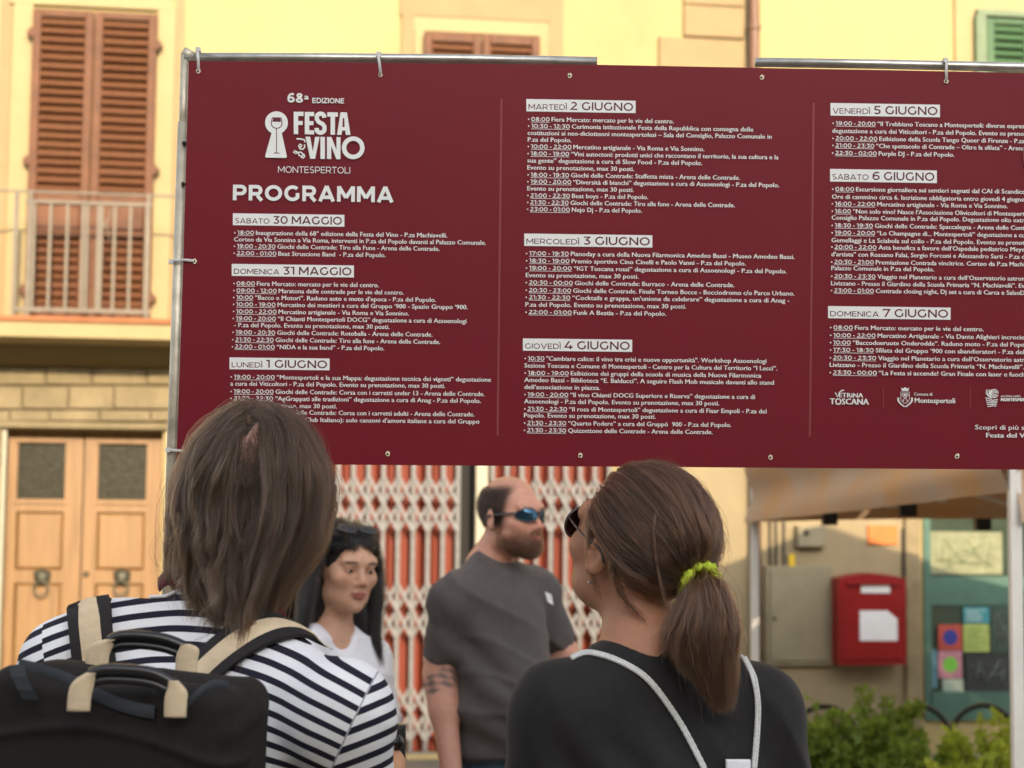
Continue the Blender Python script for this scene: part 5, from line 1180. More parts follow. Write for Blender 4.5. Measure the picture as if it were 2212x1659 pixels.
# hair: long strands combed from a centre parting, hanging over the head like a shell
def ellproj(P, C, Rm, r):
    """push points outside an ellipsoid"""
    L = (P-C) @ Rm; k_ = np.linalg.norm(L/r, axis=-1, keepdims=True); f = np.where(k_ < 1, 1/np.maximum(k_, 1e-6), 1); return (L*f) @ Rm.T + C
def guides_hang(N, Hc, Rm, s, part, zend, K=26, lift=.012, zscat=.02, flare=.0, seed=1, front=False, sweep=(0, 0, 0), pull=1.0, back=.35, tuck=0):
    rg = np.random.default_rng(seed); C = Hc+Rm @ np.array([0, -.012, .035])*s; r0 = np.array([.076, .096, .086])*s
    # roots over the scalp
    out = []
    while len(out) < N:
        d = nn(rg.normal(size=3));
        if d[2] < -.45 or (d[1] > .45 and d[2] < .35) or (d[1] > .15 and d[2] < -.05): continue
        out.append(d)
    D = np.array(out); P = C + (D*r0) @ Rm.T
    side = np.sign(D[:, 0]-part(D)); side[side == 0] = 1
    # close to the parting the hair leaves sideways, the farther the more it hangs
    lat = Rm[:, 0]; path = [P]
    topw = np.clip((D[:, 2]+.35*D[:, 1]-.30)/.35, 0, 1)[:, None]      # 1 near the parting, 0 low on the back of the head
    dirv = (side[:, None]*topw+D[:, :1]*1.2*(1-topw))*lat[None] + (Rm[:, 1]*-back)[None]*(.3+topw) + UPZ*(-.25-.9*(1-topw))
    dirv += rg.normal(size=(N, 3))*.18
    dirv /= np.linalg.norm(dirv, axis=1)[:, None]
    L = rg.uniform(.85, 1.1, N); lay = rg.uniform(.0, 1, N)**.7
    ze = zend + rg.normal(size=N)*zscat
    tot = np.maximum(.05, (P[:, 2]-ze))*1.12+.045; st = tot/(K-1)
    q = rg.normal(size=(N, 3))*.01
    for i in range(1, K):
        t_ = i/(K-1)
        g_ = .16+.30*t_
        dirv = dirv*(1-g_) + (-UPZ+np.asarray(sweep)*pull)[None]*g_
        nz = np.stack([vnoise(P*1+0, 16, seed*3+a) for a in range(3)], 1)*.13; dirv = dirv+nz
        dirv /= np.linalg.norm(dirv, axis=1)[:, None]
        P = P+dirv*st[:, None]
        shell = r0+(.004+lift*lay[:, None]*np.minimum(1, t_*3)+flare*t_*lay[:, None])
        L_ = (P-C) @ Rm; k_ = np.linalg.norm(L_/shell, axis=1, keepdims=True); f = np.where((k_ < 1) & (L_[:, 2:3] > -.12*s), 1/np.maximum(k_, 1e-6), 1)
        if tuck: L_[:, 1] = np.where((L_[:, 2] < .045) & (i > 3), np.minimum(L_[:, 1], tuck-.25*(.045-L_[:, 2])), L_[:, 1])
        P = (L_*f) @ Rm.T+C
        path.append(P)
    return np.stack(path, 1)
def children(G, n, spread, clump, seed, fr=.0012, tipscat=.0):
    rg = np.random.default_rng(seed); N, K, _ = G.shape; idx = np.repeat(np.arange(N), n); B = G[idx]
    off = rg.normal(size=(len(idx), 3))*spread; t_ = np.linspace(0, 1, K)[None, :, None]
    w = (1-clump*t_**1.2); out = B+off[:, None]*w
    ph = rg.uniform(0, 6.28, (len(idx), 1, 3)); out += np.sin(t_*rg.uniform(4, 12, (len(idx), 1, 3))+ph)*fr*t_*2
    # uneven lengths
    ln = rg.uniform(.82, 1.0, len(idx)); tt = np.linspace(0, 1, K)[None]*ln[:, None]*(K-1); i0 = np.minimum(tt.astype(int), K-2); fr_ = (tt-i0)[..., None]
    ii = np.arange(len(idx))[:, None]; return out[ii, i0]*(1-fr_)+out[ii, i0+1]*fr_
def prad(N, K, r0, seed=0):
    rg = np.random.default_rng(seed); t_ = np.linspace(0, 1, K)[None]; return (r0*(1-.75*t_**2.5))*rg.uniform(.7, 1.3, (N, 1))
part1 = lambda D: .02+.0*D[:, 2]
zb_end = W(520, 1285, 2.58)[2]
BY = [860, 900, 950, 1000, 1050, 1100, 1150, 1200, 1250, 1300, 1345]
BL = [500, 462, 418, 390, 372, 364, 358, 352, 350, 372, 400]; BR = [640, 655, 692, 712, 722, 722, 708, 684, 656, 628, 612]
BZ = np.array([W(550, y, 2.6)[2] for y in BY])[::-1]; BLx = np.array([W(a, y, 2.6)[0] for a, y in zip(BL, BY)])[::-1]; BRx = np.array([W(a, y, 2.6)[0] for a, y in zip(BR, BY)])[::-1]
def shape1(G):
    """wave the locks, then fit the hanging mass into the leaning bob outline"""
    G = G.copy(); cx = W(545, 1100, 2.6)[0]; z = G[..., 2]
    u = np.linspace(0, 1, G.shape[1])[None]; rg_ = np.random.default_rng(17); n_ = len(G)
    for ax_, am in ((0, .0085), (1, .008), (2, .004)):
        ph = rg_.uniform(0, 6.28, (n_, 1)); fq = rg_.uniform(5, 13, (n_, 1)); G[..., ax_] += am*rg_.normal(size=(n_, 1))*np.sin(u*fq+ph)*u**.8
    t_ = np.clip((1.54-z)/.12, 0, 1.4); s1_ = vnoise(G*np.array([1, 1, .5]), 14, 77); s2_ = vnoise(G*np.array([1, 1, .5]), 14, 78)
    G[..., 0] += .011*t_*s1_+.004*t_*np.sin(z*95+6*s2_); G[..., 1] += .010*t_*s2_
    xr = np.clip((G[..., 0]-cx)/.1, -1.3, 1); G[..., 2] += -.030*t_*xr+.012*t_*vnoise(G, 30, 79)
    x = G[..., 0]-cx; z = G[..., 2]; zz_ = np.linspace(z.min(), z.max(), 22); Lm = []; Rm_ = []
    for a in zz_:
        s_ = x[np.abs(z-a) < .014]; Lm.append(np.percentile(s_, 1) if len(s_) > 20 else -.05); Rm_.append(np.percentile(s_, 99) if len(s_) > 20 else .05)
    Lc = np.minimum(np.interp(z, zz_, Lm), -.03); Rc = np.maximum(np.interp(z, zz_, Rm_), .03)
    Lt = np.interp(z, BZ, BLx)-cx+.011; Rt_ = np.interp(z, BZ, BRx)-cx-.012
    G[..., 0] = cx+np.where(x < 0, x*Lt/Lc, x*Rt_/Rc)
    C = Hc1+Rm1 @ np.array([0, -.012, .035])*hs1; r_o = np.array([.080, .101, .091])*hs1; L_ = (G-C) @ Rm1; k_ = np.linalg.norm(L_/r_o, axis=2, keepdims=True); f = np.where((k_ < 1) & (L_[..., 2:3] > -.10), 1/np.maximum(k_, .3), 1)
    L_ = L_*f; Dn = L_/(np.array([.076, .096, .086])*hs1); rn = np.linalg.norm(Dn, axis=-1); a = np.degrees(np.arctan2(Dn[..., 2], -Dn[..., 1])); w_ = .27*np.sqrt(np.clip(1-((a-38)/27)**2, 0, 1)); dx = Dn[..., 0]-.25
    side = np.where(np.median(np.where(np.abs(a-24) < 27, dx, np.nan), axis=1) > 0, 1., -1.)[:, None] if False else np.where(dx[:, :1]+.0 > 0, 1., -1.)
    L_[..., 0] = np.where((np.abs(dx) < w_) & (L_[..., 1] < 0), (.25+np.sign(dx)*w_*(.75+.25*np.abs(dx)/np.maximum(w_, 1e-3)))*.076*hs1, L_[..., 0])
    return L_ @ Rm1.T+C
def drop_part(G):
    C = Hc1+Rm1 @ np.array([0, -.012, .035])*hs1; D = ((G[:, 0]-C) @ Rm1)/(np.array([.076, .096, .086])*hs1); a = np.degrees(np.arctan2(D[:, 2], -D[:, 1]))
    k_ = (np.abs(D[:, 0]-.25) < .24*np.sqrt(np.clip(1-((a-38)/27)**2, 0, 1))); return G[~k_]
Gs = []
for i_, (n_, le, lf, ex) in enumerate(((620, 0, .026, .020), (420, .03, .030, .03), (260, .075, .033, .035))):
    Gs.append(guides_hang(n_, Hc1, Rm1, hs1, part1, zb_end+le, K=26, lift=lf, zscat=ex, flare=.003, seed=5+i_*7, sweep=(.0, -.05, 0)))
G = shape1(drop_part(np.concatenate(Gs)))
Hh = children(G, 26, .0056, .90, 6, .0018)
Lh = ((Hh-(Hc1+Rm1 @ np.array([0, -.012, .035])*hs1)) @ Rm1)/(np.array([.076, .096, .086])*hs1); ah = np.degrees(np.arctan2(Lh[..., 2], -Lh[..., 1]))
inp = (np.abs(Lh[..., 0]-.25) < .15*np.sqrt(np.clip(1-((ah-37)/25)**2, 0, 1))) & (Lh[..., 1] < 0); rk_ = np.random.default_rng(4).random(len(Hh)); Hh = Hh[~(inp.any(1) & (rk_ < 2))]
strands('hair', Hh, prad(len(Hh), Hh.shape[1], .00036), M['hair1'], p1, root, 26)
Gf = shape1(guides_hang(160, Hc1, Rm1, hs1, part1, zb_end, K=26, lift=.045, zscat=.05, flare=.02, seed=15)); Gf[..., 0] += (Gf[..., 0]-W(545, 1100, 2.6)[0])*.10; Gf += np.stack([vnoise(Gf, 22, 90+a) for a in range(3)], -1)*.006
Hf = children(Gf, 3, .007, .0, 16, .006); strands('flyaway_hair', Hf, .00015, M['hair1'], p1, root)['kind'] = 'stuff'
# dark under-layer
S = SDF(Hc1-.22, Hc1+.22, .005); S.M = (Rm1, hs1, Hc1); S.ell((0, -.014, .033), (.081, .099, .087), k=0); S.ell((.082*0+.0, .085, -.03), (.058, .06, .12), k=.012, op='sub'); S.M = None
S.cone(Hc1+np.array([-.008, -.012, -.02]), Hc1+np.array([.004, -.040, -.11]), .080, .066, k=.02)
S.M = (Rm1, hs1, Hc1); S.ell((.0, .095, -.03), (.056, .065, .11), k=.01, op='sub')
S.cone((.003, -.085, .105), (.003, -.125, .055), .011, .013, k=.006, op='sub'); S.M = None
S.plane((0, 0, zb_end+.045), (0, 0, -1)); cloth_obj(S, root, p1, M['haircap1'], 'under_hair', None, 2)
# parting skin patch (scalp seen through the parting)
def onhead(D, lift=.003): C = Hc1+Rm1 @ np.array([0, -.012, .035])*hs1; return C+Rm1 @ (nn(D)*(np.array([.076, .096, .086])*hs1+lift))
sv = []; sf = []
for i in range(15):
    t_ = i/14; a = R(64-52*t_); w_ = .02+.17*math.sin(math.pi*min(1, t_*1.02))**1.1*(.45+.55*t_)
    for j in range(5):
        x_ = .25+(j/4-.5)*2*w_; sv.append(onhead((x_, -math.cos(a), math.sin(a)), .0095+.0015*(1-abs(j/2-1)))-root)
SCF = [(i*5+j, (i+1)*5+j, (i+1)*5+j+1, i*5+j+1) for i in range(14) for j in range(4)]
M['scalp'] = mat('pink_scalp', (.40, .225, .19), .6, nscale=150, nvar=.5, stretch=(1, 1, .25), col2=(.15, .095, .07))
MB().add(sv, SCF).build('scalp', M['scalp'], p1, smooth=True)
sva = np.array(sv); rg = np.random.default_rng(8); ii = rg.integers(0, 14, 700)*5+rg.integers(0, 4, 700); fu, fv = rg.random((2, 700, 1))
Pq = sva[ii]*(1-fu)*(1-fv)+sva[ii+5]*fu*(1-fv)+sva[ii+1]*(1-fu)*fv+sva[ii+6]*fu*fv; out_ = Pq-(onhead((0, 0, 0.001))-root)*0-(Hc1+Rm1 @ np.array([0, -.012, .035])-root); out_ /= np.linalg.norm(out_, axis=1)[:, None]
sdx = np.sign(fv-.5)*.0+(rg.normal(size=(700, 1))*.6+np.sign(rg.random((700, 1))-.5)*.5); path_ = [Pq]
for q in range(1, 6): path_.append(path_[-1]+(Rm1[:, 0]*sdx*.8-UPZ*(.6+.2*q)-np.array([0, .35, 0])+out_*.25)*.0042)
strands('crown_hair', np.stack(path_, 1)+root, prad(700, 6, .00016), M['hair1'], p1, root)
# ------------------------------------------------ backpack
byaw = R(-15); bx_ = np.array([math.cos(byaw), math.sin(byaw), 0]); by_ = np.array([-math.sin(byaw), math.cos(byaw), 0])
Yb = 2.22
bc = W(237, 1752, Yb)+by_*.03
bproot = np.array([bc[0], bc[1], bc[2]-.2])
bp1 = empty('backpack', tuple(bproot), 'black canvas backpack with beige webbing handles worn on the striped shirt', 'backpack')
bx0_, upb = bx_, UPZ; bx_ = nn(bx_*math.cos(R(3.5))-UPZ*math.sin(R(3.5))); UPB = np.cross(bx_, by_); Rb = np.stack([bx_, by_, UPB], 1)
S = SDF(bc-np.array([.28, .24, .30]), bc+np.array([.28, .24, .24]), .0048)
S.rbox(bc+np.array([0, 0, -.03]), (.167, .085, .205), Rb, .030)
# top panel sinks between the two long edges; right shoulder of the bag stands higher than the front lip
S.ell(bc+by_*-.012+bx_*-.0+UPZ*.188, (.165, .030, .045), Rb, k=.025, op='sub')
S.ell(bc+by_*-.10+UPZ*.215, (.14, .075, .052), Rb, k=.02, op='sub')
S.cone(bc+bx_*-.165+by_*.055+UPZ*.150, bc+bx_*.0+by_*.062+UPZ*.147, .011, .010, k=.012); S.cone(bc+bx_*.0+by_*.062+UPZ*.147, bc+bx_*.165+by_*.045+UPZ*.138, .010, .011, k=.012)
S.cone(bc+bx_*.172+by_*.03+UPZ*.135, bc+bx_*.168+by_*-.06+UPZ*.120, .010, .010, k=.015)
def fb(V):
    L = (V-bc) @ Rb; a = folds((1, 0, .25), 26, .0035, 21)(V)*.6; a += -.008*np.exp(-((L[:, 0]+.155)/.012)**2)*(L[:, 2] < .1); a += .006*np.exp(-((L[:, 2]-.09-.02*np.cos(L[:, 0]*12))/.006)**2)*(L[:, 1] < 0)
    a += -.005*np.exp(-(((L[:, 0]-.11)+.2*(L[:, 2]+.05))/.010)**2)*(L[:, 1] < 0)
    return a
bago, Vb, Qb = cloth_obj(S, bproot, bp1, M['bag'], 'bag_body', fb, 1)
bvb = bvh_of(Vb, Qb)
def onbag(px, py, off=.003, alt=Yb):
    p, n_ = surf(bvb, px, py, off); return p if p is not None else W(px, py, alt)
def strip(paths_c, widths, thick, normals_=None, root_=None, crown=.0):
    """flat webbing along centre points; widths are vectors"""
    mb = MB(); n = len(paths_c); vs = []
    for i in range(n):
        c = np.asarray(paths_c[i]); w = np.asarray(widths[i]); t = nn(np.asarray(paths_c[min(i+1, n-1)])-np.asarray(paths_c[max(i-1, 0)])); nr = nn(np.cross(t, w))
        if np.dot(nr, c-CAM) > 0: nr = -nr
        for (a, b) in ((-1, 0), (-.5, crown), (0, crown*1.3), (.5, crown), (1, 0)): vs.append(c+w*a*.5+nr*(thick+b))
        for a in (1, -1): vs.append(c+w*a*.5)
    m_ = 7
    fs = [(i*m_+j, (i+1)*m_+j, (i+1)*m_+(j+1) % m_, i*m_+(j+1) % m_) for i in range(n-1) for j in range(m_)]
    fs += [tuple(range(m_)), tuple((n-1)*m_+j for j in range(m_))[::-1]]
    if root_ is not None: vs = [v-root_ for v in vs]
    mb.add(vs, fs); mb.sm = False; return mb
def interp(P, n):
    P = np.array(P, float); k_ = len(P); u = np.linspace(0, k_-1, n); out = []
    for x in u:
        i = min(int(x), k_-2); t_ = x-i; a, b, c, d = P[max(i-1, 0)], P[i], P[i+1], P[min(i+2, k_-1)]
        out.append(.5*((2*b)+(-a+c)*t_+(2*a-5*b+4*c-d)*t_*t_+(-a+3*b-3*c+d)*t_**3))
    return np.array(out)
# dark red neck strap
pts = [W(344, 1263, 2.64), W(364, 1247, 2.60), W(420, 1254, 2.545), W(480, 1272, 2.528), W(545, 1296, 2.535), W(590, 1318, 2.55), W(606, 1338, 2.58)]
MB().tube([p-root for p in interp(pts, 20)], .010, 10, flat=(.3, 1.2), ref=(0, 0, 1)).build('neck_strap', M['scarf'], p1)
def surfstrap(pairs, bvh, off, alt):
    """pairs: (px_left, py_left, px_right, py_right) edges of the strap in the view -> centre, width vectors on the cloth"""
    A = interp(np.array(pairs, float), 26); cs_ = []; ws = []; last = alt
    for a in A:
        m_ = ((a[0]+a[2])/2, (a[1]+a[3])/2); p, n_ = surf(bvh, *m_, off)
        pa, _ = surf(bvh, a[0], a[1], off); pb, _ = surf(bvh, a[2], a[3], off)
        if p is None: p = W(*m_, last)
        last = p[1]; q0 = W(a[0], a[1], p[1]); q1 = W(a[2], a[3], p[1])
        if pa is not None and abs(pa[1]-p[1]) < .05: q0 = pa
        if pb is not None and abs(pb[1]-p[1]) < .05: q1 = pb
        cs_.append((q0+q1)/2*.5+p*.5); ws.append(q1-q0)
    cs_ = np.array(cs_); 
    for _ in range(3): cs_[1:-1] = (cs_[:-2]+2*cs_[1:-1]+cs_[2:])/4
    ws = np.array(ws)
    for _ in range(3): ws[1:-1] = (ws[:-2]+2*ws[1:-1]+ws[2:])/4
    return cs_, ws
for pairs in ([(151, 1316, 240, 1300), (151, 1330, 243, 1318), (155, 1380, 247, 1375), (160, 1445, 256, 1440)],
              [(385, 1462, 450, 1500), (440, 1408, 500, 1450), (510, 1352, 562, 1410), (575, 1334, 620, 1388), (640, 1352, 668, 1388), (700, 1392, 722, 1404)]):
    c_, w_ = surfstrap(pairs, bv1, .006, 2.5)
    # over the shoulder and away to the front
    if pairs[0][0] < 200: tail_ = [c_[0]+np.array([0, .02, -.004]), c_[0]+np.array([0, .05, -.03]), c_[0]+np.array([0, .08, -.1])]; c_ = np.vstack([tail_[::-1], c_]); w_ = np.vstack([[w_[0]]*3, w_])
    else: w_[-4:] = w_[-4:]*np.array([1, .95, .9, .85])[:, None]
    st_ = strip(c_, w_, .006, root_=bproot, crown=.002).build('shoulder_strap', M['webbing_black'], bp1, smooth=False)
    strip(c_+(nn(CAM-c_.mean(0))*.0018), w_*.50, .0065, root_=bproot, crown=.002).build('webbing', M['webbing'], st_, smooth=False)
# front lip and zip
zp = [onbag(*q, off=.002) for q in ((42, 1440), (92, 1452), (139, 1468), (190, 1492), (238, 1513), (290, 1530), (337, 1538))]
zp = interp(zp, 24); strip(zp, [np.array([0, -.004, -.016])]*24, .0015, root_=bproot, crown=.001).build('zip_tape', M['zip'], bp1)
zp2 = [onbag(*q, off=.002) for q in ((395, 1530), (430, 1500), (462, 1482), (490, 1486))]; zp2 = interp(zp2, 12); strip(zp2, [np.array([0, -.002, -.013])]*12, .0015, root_=bproot, crown=.001).build('zip_tape', M['zip'], bp1)
pl_ = W(50, 1460, 2.19); strip([W(36, 1438, Yb-.05), W(42, 1462, Yb-.056), W(56, 1490, Yb-.058), W(66, 1510, Yb-.056)], [np.array([.019, 0, 0])]*4, .0025, root_=bproot).build('zip_puller', M['zip'], bp1)
def handle(Y, La, Lb, T, nm='handle'):
    """La, Lb: webbing loops (top point, bottom point, width px); T: tube points"""
    tp = interp([W(*q, Y-.005*i*(0)) for i, q in enumerate(T)], 18)
    MB().tube([p-bproot for p in tp], .0078, 12).build(nm, M['tube'], bp1)
    MB().tube([p-bproot+np.array([0, 0, -.0125]) for p in tp[1:-1]], .0055, 10).build(nm+'_lining', M['tube'], bp1)
    for (pp, wd) in (La, Lb):
        P_ = interp([W(*q, Y-.004) for q in pp], 14); n = len(P_)
        ws = [np.array([1, .12*math.sin(i*.4), 0])*wd*Y/FPX*(.50+.5*sstep(i/(n-1), .0, .55)) for i in range(n)]
        strip(P_, ws, .0022, root_=bproot, crown=.0035).build('webbing_loop', M['webbing'], bp1, smooth=True)
handle(2.31, ([(240, 1381), (225, 1388), (212, 1412), (210, 1444)], 50), ([(399, 1391), (408, 1400), (404, 1425), (402, 1462)], 47), [(238, 1384), (262, 1374), (310, 1374), (360, 1382), (400, 1398)])
handle(2.125, ([(199, 1453), (184, 1468), (174, 1495), (170, 1536)], 50), ([(374, 1470), (382, 1490), (380, 1515), (379, 1549)], 48), [(197, 1456), (225, 1447), (285, 1448), (335, 1456), (374, 1476)])
# small black camera held in front of her right side, with braided cord
cr_ = W(851, 1606, 2.82)
hc_ = empty('handheld_camera', tuple(cr_), 'small black gadget held at the striped woman\'s right side', 'camera')
MB().bevbox(-.018, .018, -.012, .02, -.03, .03, .006).build('camera_body', M['plastic'], hc_); MB().lathe([(0, -.03), (.013, -.028), (.015, -.012)], (0.002, 0, .004), 14, 1).lathe([(0, -.034), (.007, -.033), (.008, -.03)], (.002, 0, .004), 10, 1).build('dial', M['tube'], hc_)
MB().tube([W(829, 1478, 2.72)-cr_, W(834, 1520, 2.74)-cr_, W(839, 1560, 2.78)-cr_, W(846, 1590, 2.8)-cr_], .0022, 7).build('braided_cord', M['cord'], hc_)
MB().poly([tuple(W(836, 1530, 2.77)-cr_), tuple(W(852, 1548, 2.77)-cr_), tuple(W(838, 1580, 2.77)-cr_)]).build('red_ribbon', M['scarf'], hc_)
# ================================================================== PERSON 2: ponytail, black t-shirt
def glasses(name, label, wp, Rm, s, lensm, rx=.029, rz=.023, y=.108, z=-.002, wrap=0, tilt=0, arm=True, group=None, wire=False):
    c0 = wp((0, y, z)); t = empty(name, tuple(c0), label, 'sunglasses')
    Rt = Rm @ rotm(0, R(tilt), 0)
    def lp(x, dy, dz): return (Rt @ np.array([x, dy, dz]))*s
    fr_ = None
    for q in (-1, 1):
        cx_ = q*(rx+.005); pts = []
        for a in np.linspace(0, 2*math.pi, 26):
            x = cx_+rx*math.cos(a)*(1-.06*math.sin(a)*q*0); zz_ = rz*math.sin(a)*(1+.0*x); pts.append(lp(x, -wrap*x*x*9-.002, zz_))
        mb = MB().tube(pts, .0022*s, 8, caps=False, ref=tuple(Rt[:, 1])); fo = mb.build('rim', M['frame'], t)
        ring = [np.asarray(p)*1.0 for p in pts[:-1]]; ctr = lp(cx_, -wrap*cx_*cx_*9+.002, 0); n = len(ring)
        vs = [ctr]+[(p*.6+ctr*.4)+Rt[:, 1]*.0012*s for p in ring]+ring
        fs = [(0, 1+i, 1+(i+1) % n) for i in range(n)]+[(1+i, 1+n+i, 1+n+(i+1) % n, 1+(i+1) % n) for i in range(n)]
        MB().add(vs, fs).build('lens', lensm, t, smooth=True)
        if arm:
            e0 = lp(q*(2*rx+.004), -wrap*(2*rx)**2*9-.004, rz*.35); e1 = wp((q*.079, .03, .006))-c0; e2 = wp((q*.083, -.012, .004))-c0; e3 = wp((q*.082, -.03, -.012))-c0
            MB().tube(list(interp([e0, e1, e2, e3], 10)), .0022*s if not wire else .0017*s, 6, flat=(1, 1.0 if wire else 1.8)).build('temple', M['frame'], t)
    MB().tube([lp(-.006, -.002, .006), lp(0, .0, .009), lp(.006, -.002, .006)], .002*s, 6).build('bridge', M['frame'], t)
    return t
C72 = W(1418, 1375, 2.60); LS2 = W(1208, 1528, 2.55); RS2 = W(1640, 1532, 2.66)
root2 = np.array([W(1410, 1300, 2.62)[0], 2.66, 0.])
p2 = empty('person', tuple(root2), 'woman with chestnut ponytail seen from behind in a black t-shirt looking up left', 'person')
Hc2 = W(1372, 1186, 2.66); Rm2 = rotm(R(38), R(22), R(2)); hs2 = 1.05
hip2 = np.array([root2[0], 2.68, .90]); EL2 = W(1160, 1830, 2.55); ER2 = W(1700, 1850, 2.72); WL2 = W(1180, 2050, 2.75); WR2 = W(1650, 2050, 2.9)
def torso2(S, g_):
    S.cone(C72+np.array([-.01, .02, -.046]), LS2+np.array([.02, 0, -.005]), .060+g_, .062+g_, k=.05); S.cone(C72+np.array([0, .02, -.052]), RS2+np.array([-.02, 0, -.005]), .060+g_, .062+g_, k=.05)
    mid = (LS2+RS2)/2; axr = nn(RS2-LS2); Rt = np.stack([axr, nn(np.cross(UPZ, axr)), UPZ], 1)
    S.ell(mid+np.array([0, .06, -.12]), (.175+g_, .12+g_, .19+g_), Rt, k=.06); S.ell(mid+np.array([0, .07, -.34]), (.175+g_, .13+g_, .2+g_), Rt, k=.08)
    for sg in (-.075, .075): S.ell(mid+axr*sg+np.array([0, .14, -.16]), (.07+g_, .07+g_, .065+g_), k=.05); S.ell(mid+axr*sg*1.05+np.array([0, -.012, -.1]), (.075+g_, .05+g_, .095+g_), k=.05)
S = SDF((root2[0]-.46, 2.3, .02), (root2[0]+.48, 3.05, 1.72), .0085, (Hc2[0]-.15, 2.5, 1.33), (Hc2[0]+.14, 2.86, 1.72), .0042)
wp2 = head(S, Hc2, Rm2, hs2, True, C72+np.array([-.020, .015, -.03]), .050)
torso2(S, -.008); S.ell(hip2+np.array([0, 0, .05]), (.18, .13, .15), k=.06); legs(S, hip2, 0)
S.chain([LS2, EL2, WL2], [.052, .042, .026], k=.03); S.chain([RS2, ER2, WR2], [.052, .042, .026], k=.03)
hand(S, WL2, np.array([.3, .4, -.6]), np.array([.6, -.2, .2]), 1, .8); hand(S, WR2, np.array([-.3, .4, -.6]), np.array([-.6, -.2, .2]), 1, .8)
body_obj(S, root2, p2, lambda V: skin_tint(V, Hc2, Rm2, hs2, np.array((.42, .20, .12))))
eyes(wp2, Rm2, hs2, p2, root2)
S = SDF((root2[0]-.48, 2.28, .95), (root2[0]+.50, 3.02, 1.5), .0065)
torso2(S, .006); S.ell(hip2+np.array([0, 0, .12]), (.195, .15, .16), k=.06)
for (sh, el) in ((LS2, EL2), (RS2, ER2)): S.ell(sh+np.array([0, 0, -.01]), (.066, .064, .066), k=.03); S.cone(sh, sh+(el-sh)*.8, .064, .064, k=.03)
S.ell(C72+np.array([-.030, .03, .060]), (.098, .075, .066), rotm(0, R(-16), R(-8)), k=0, op='sub'); S.ell(C72+np.array([.03, .03, .055]), (.075, .07, .045), k=.01, op='sub'); S.plane((0, 0, .97), (0, 0, -1))
def f2(V):
    a = folds((1, .2, .55), 34, .006, 31)(V); d = np.linalg.norm(V-(LS2+np.array([.05, 0, -.16])), axis=1); a += np.exp(-(d/.12)**2)*np.sin((V @ nn((1, 0, .75)))*85+2*vnoise(V, 8, 3))*.010
    d = np.linalg.norm(V-(RS2+np.array([-.05, 0, -.15])), axis=1); a += np.exp(-(d/.10)**2)*np.sin((V @ nn((-1, 0, .4)))*75)*.007
    return a
sh2, V2, Q2 = cloth_obj(S, root2, p2, M['black_cloth'], 'shirt', f2, 2); bv2 = bvh_of(V2, Q2)
S = SDF((root2[0]-.3, 2.35, .04), (root2[0]+.3, 3.0, 1.05), .01); S.ell(hip2+np.array([0, 0, .04]), (.19, .14, .14), k=.05); legs(S, hip2, 0, 1.12); S.plane((0, 0, 1.0), (0, 0, 1)); S.plane((0, 0, .07), (0, 0, -1))
cloth_obj(S, root2, p2, M['dark_denim'], 'trousers', folds((0, 0, 1), 60, .003, 39)); shoes('shoe', hip2, 0, p2, root2)
glasses('sunglasses', 'round dark sunglasses worn by the ponytailed woman', wp2, Rm2, hs2, M['lens2'], rx=.0255, rz=.024, y=.102, z=0, wire=True)
# hair drawn back to the tie
C2 = Hc2+Rm2 @ np.array([0, -.012, .035])*hs2; r2_ = np.array([.076, .096, .086])*hs2
Tl = np.array([.012, -.128, .004]); T2 = Hc2+Rm2 @ Tl*hs2; dT = nn(Tl-np.array([0, -.012, .035])*1.0); dTs = nn(((T2-C2) @ Rm2)/r2_)
rg = np.random.default_rng(22); N = 1900; D = []
while len(D) < N:
    d = nn(rg.normal(size=3))
    if (d[1] > .62 and d[2] < .50) or (d[1] > .46 and d[2] < .02) or (d[1] > .02 and d[2] < -.20) or d[2] < -.78 or (d[2] < -.55 and d[1] > -.25): continue
    D.append(d)
D = np.array(D); K = 20; lay = rg.random(N)
om = np.arccos(np.clip(D @ dTs, -1, 1)); P = []
for i in range(K):
    t_ = i/(K-1); te = t_
    a = np.sin((1-te)*om)/np.sin(om); b = np.sin(te*om)/np.sin(om); d = D*a[:, None]+dTs[None]*b[:, None]
    bul = (.004+(.005+.014*lay)*np.sin(math.pi*min(1, t_*1.02))**.8*(1-.6*t_**2))*(1+.4*vnoise(D*2.0+t_*.6, 2.2, 55))
    nzv = np.stack([vnoise(D*3+t_*1.5, 2.0, 60+q) for q in range(3)], 1)*.006*math.sin(math.pi*t_)
    p = C2+(d*(r2_+bul[:, None])+nzv) @ Rm2.T; p = p*(1-t_**6)+T2*t_**6; p[:, 2] -= .010*np.sin(math.pi*t_)*(om > 1.2); P.append(p)
G2 = np.stack(P, 1); earp = wp2((-.083, -.01, -.008)); G2 = G2[~((np.linalg.norm(G2-earp, axis=2) < .026).any(1))]
H2 = children(G2, 16, .0030, .55, 23, .0010)
strands('hair', H2, prad(len(H2), K, .00040), M['hair2'], p2, root2, 16)
Gy = G2[rg.integers(0, len(G2), 200)]; oy = Gy-C2; Gy = C2+oy*(1+.05+.07*rg.random((200, 1, 1))*np.sin(np.linspace(0, math.pi, K))[None, :, None])+np.stack([vnoise(Gy, 18, 500+q) for q in range(3)], -1)*.006
strands('flyaway_hair', children(Gy, 2, .004, 0, 29, .004), .00013, M['hair2'], p2, root2)['kind'] = 'stuff'
# crown of slightly lifted, coarser locks
S = SDF(Hc2-.2, Hc2+.2, .005); S.M = (Rm2, hs2, Hc2); S.ell((0, -.014, .033), (.0815, .1, .088), k=0); S.ell((0, .095, -.055), (.085, .075, .105), k=.01, op='sub')
for q in (-1, 1): S.ell((q*.080, .012, -.035), (.03, .040, .045), k=.008, op='sub')
S.M = None; cloth_obj(S, root2, p2, M['haircap2'], 'under_hair', None, 2)
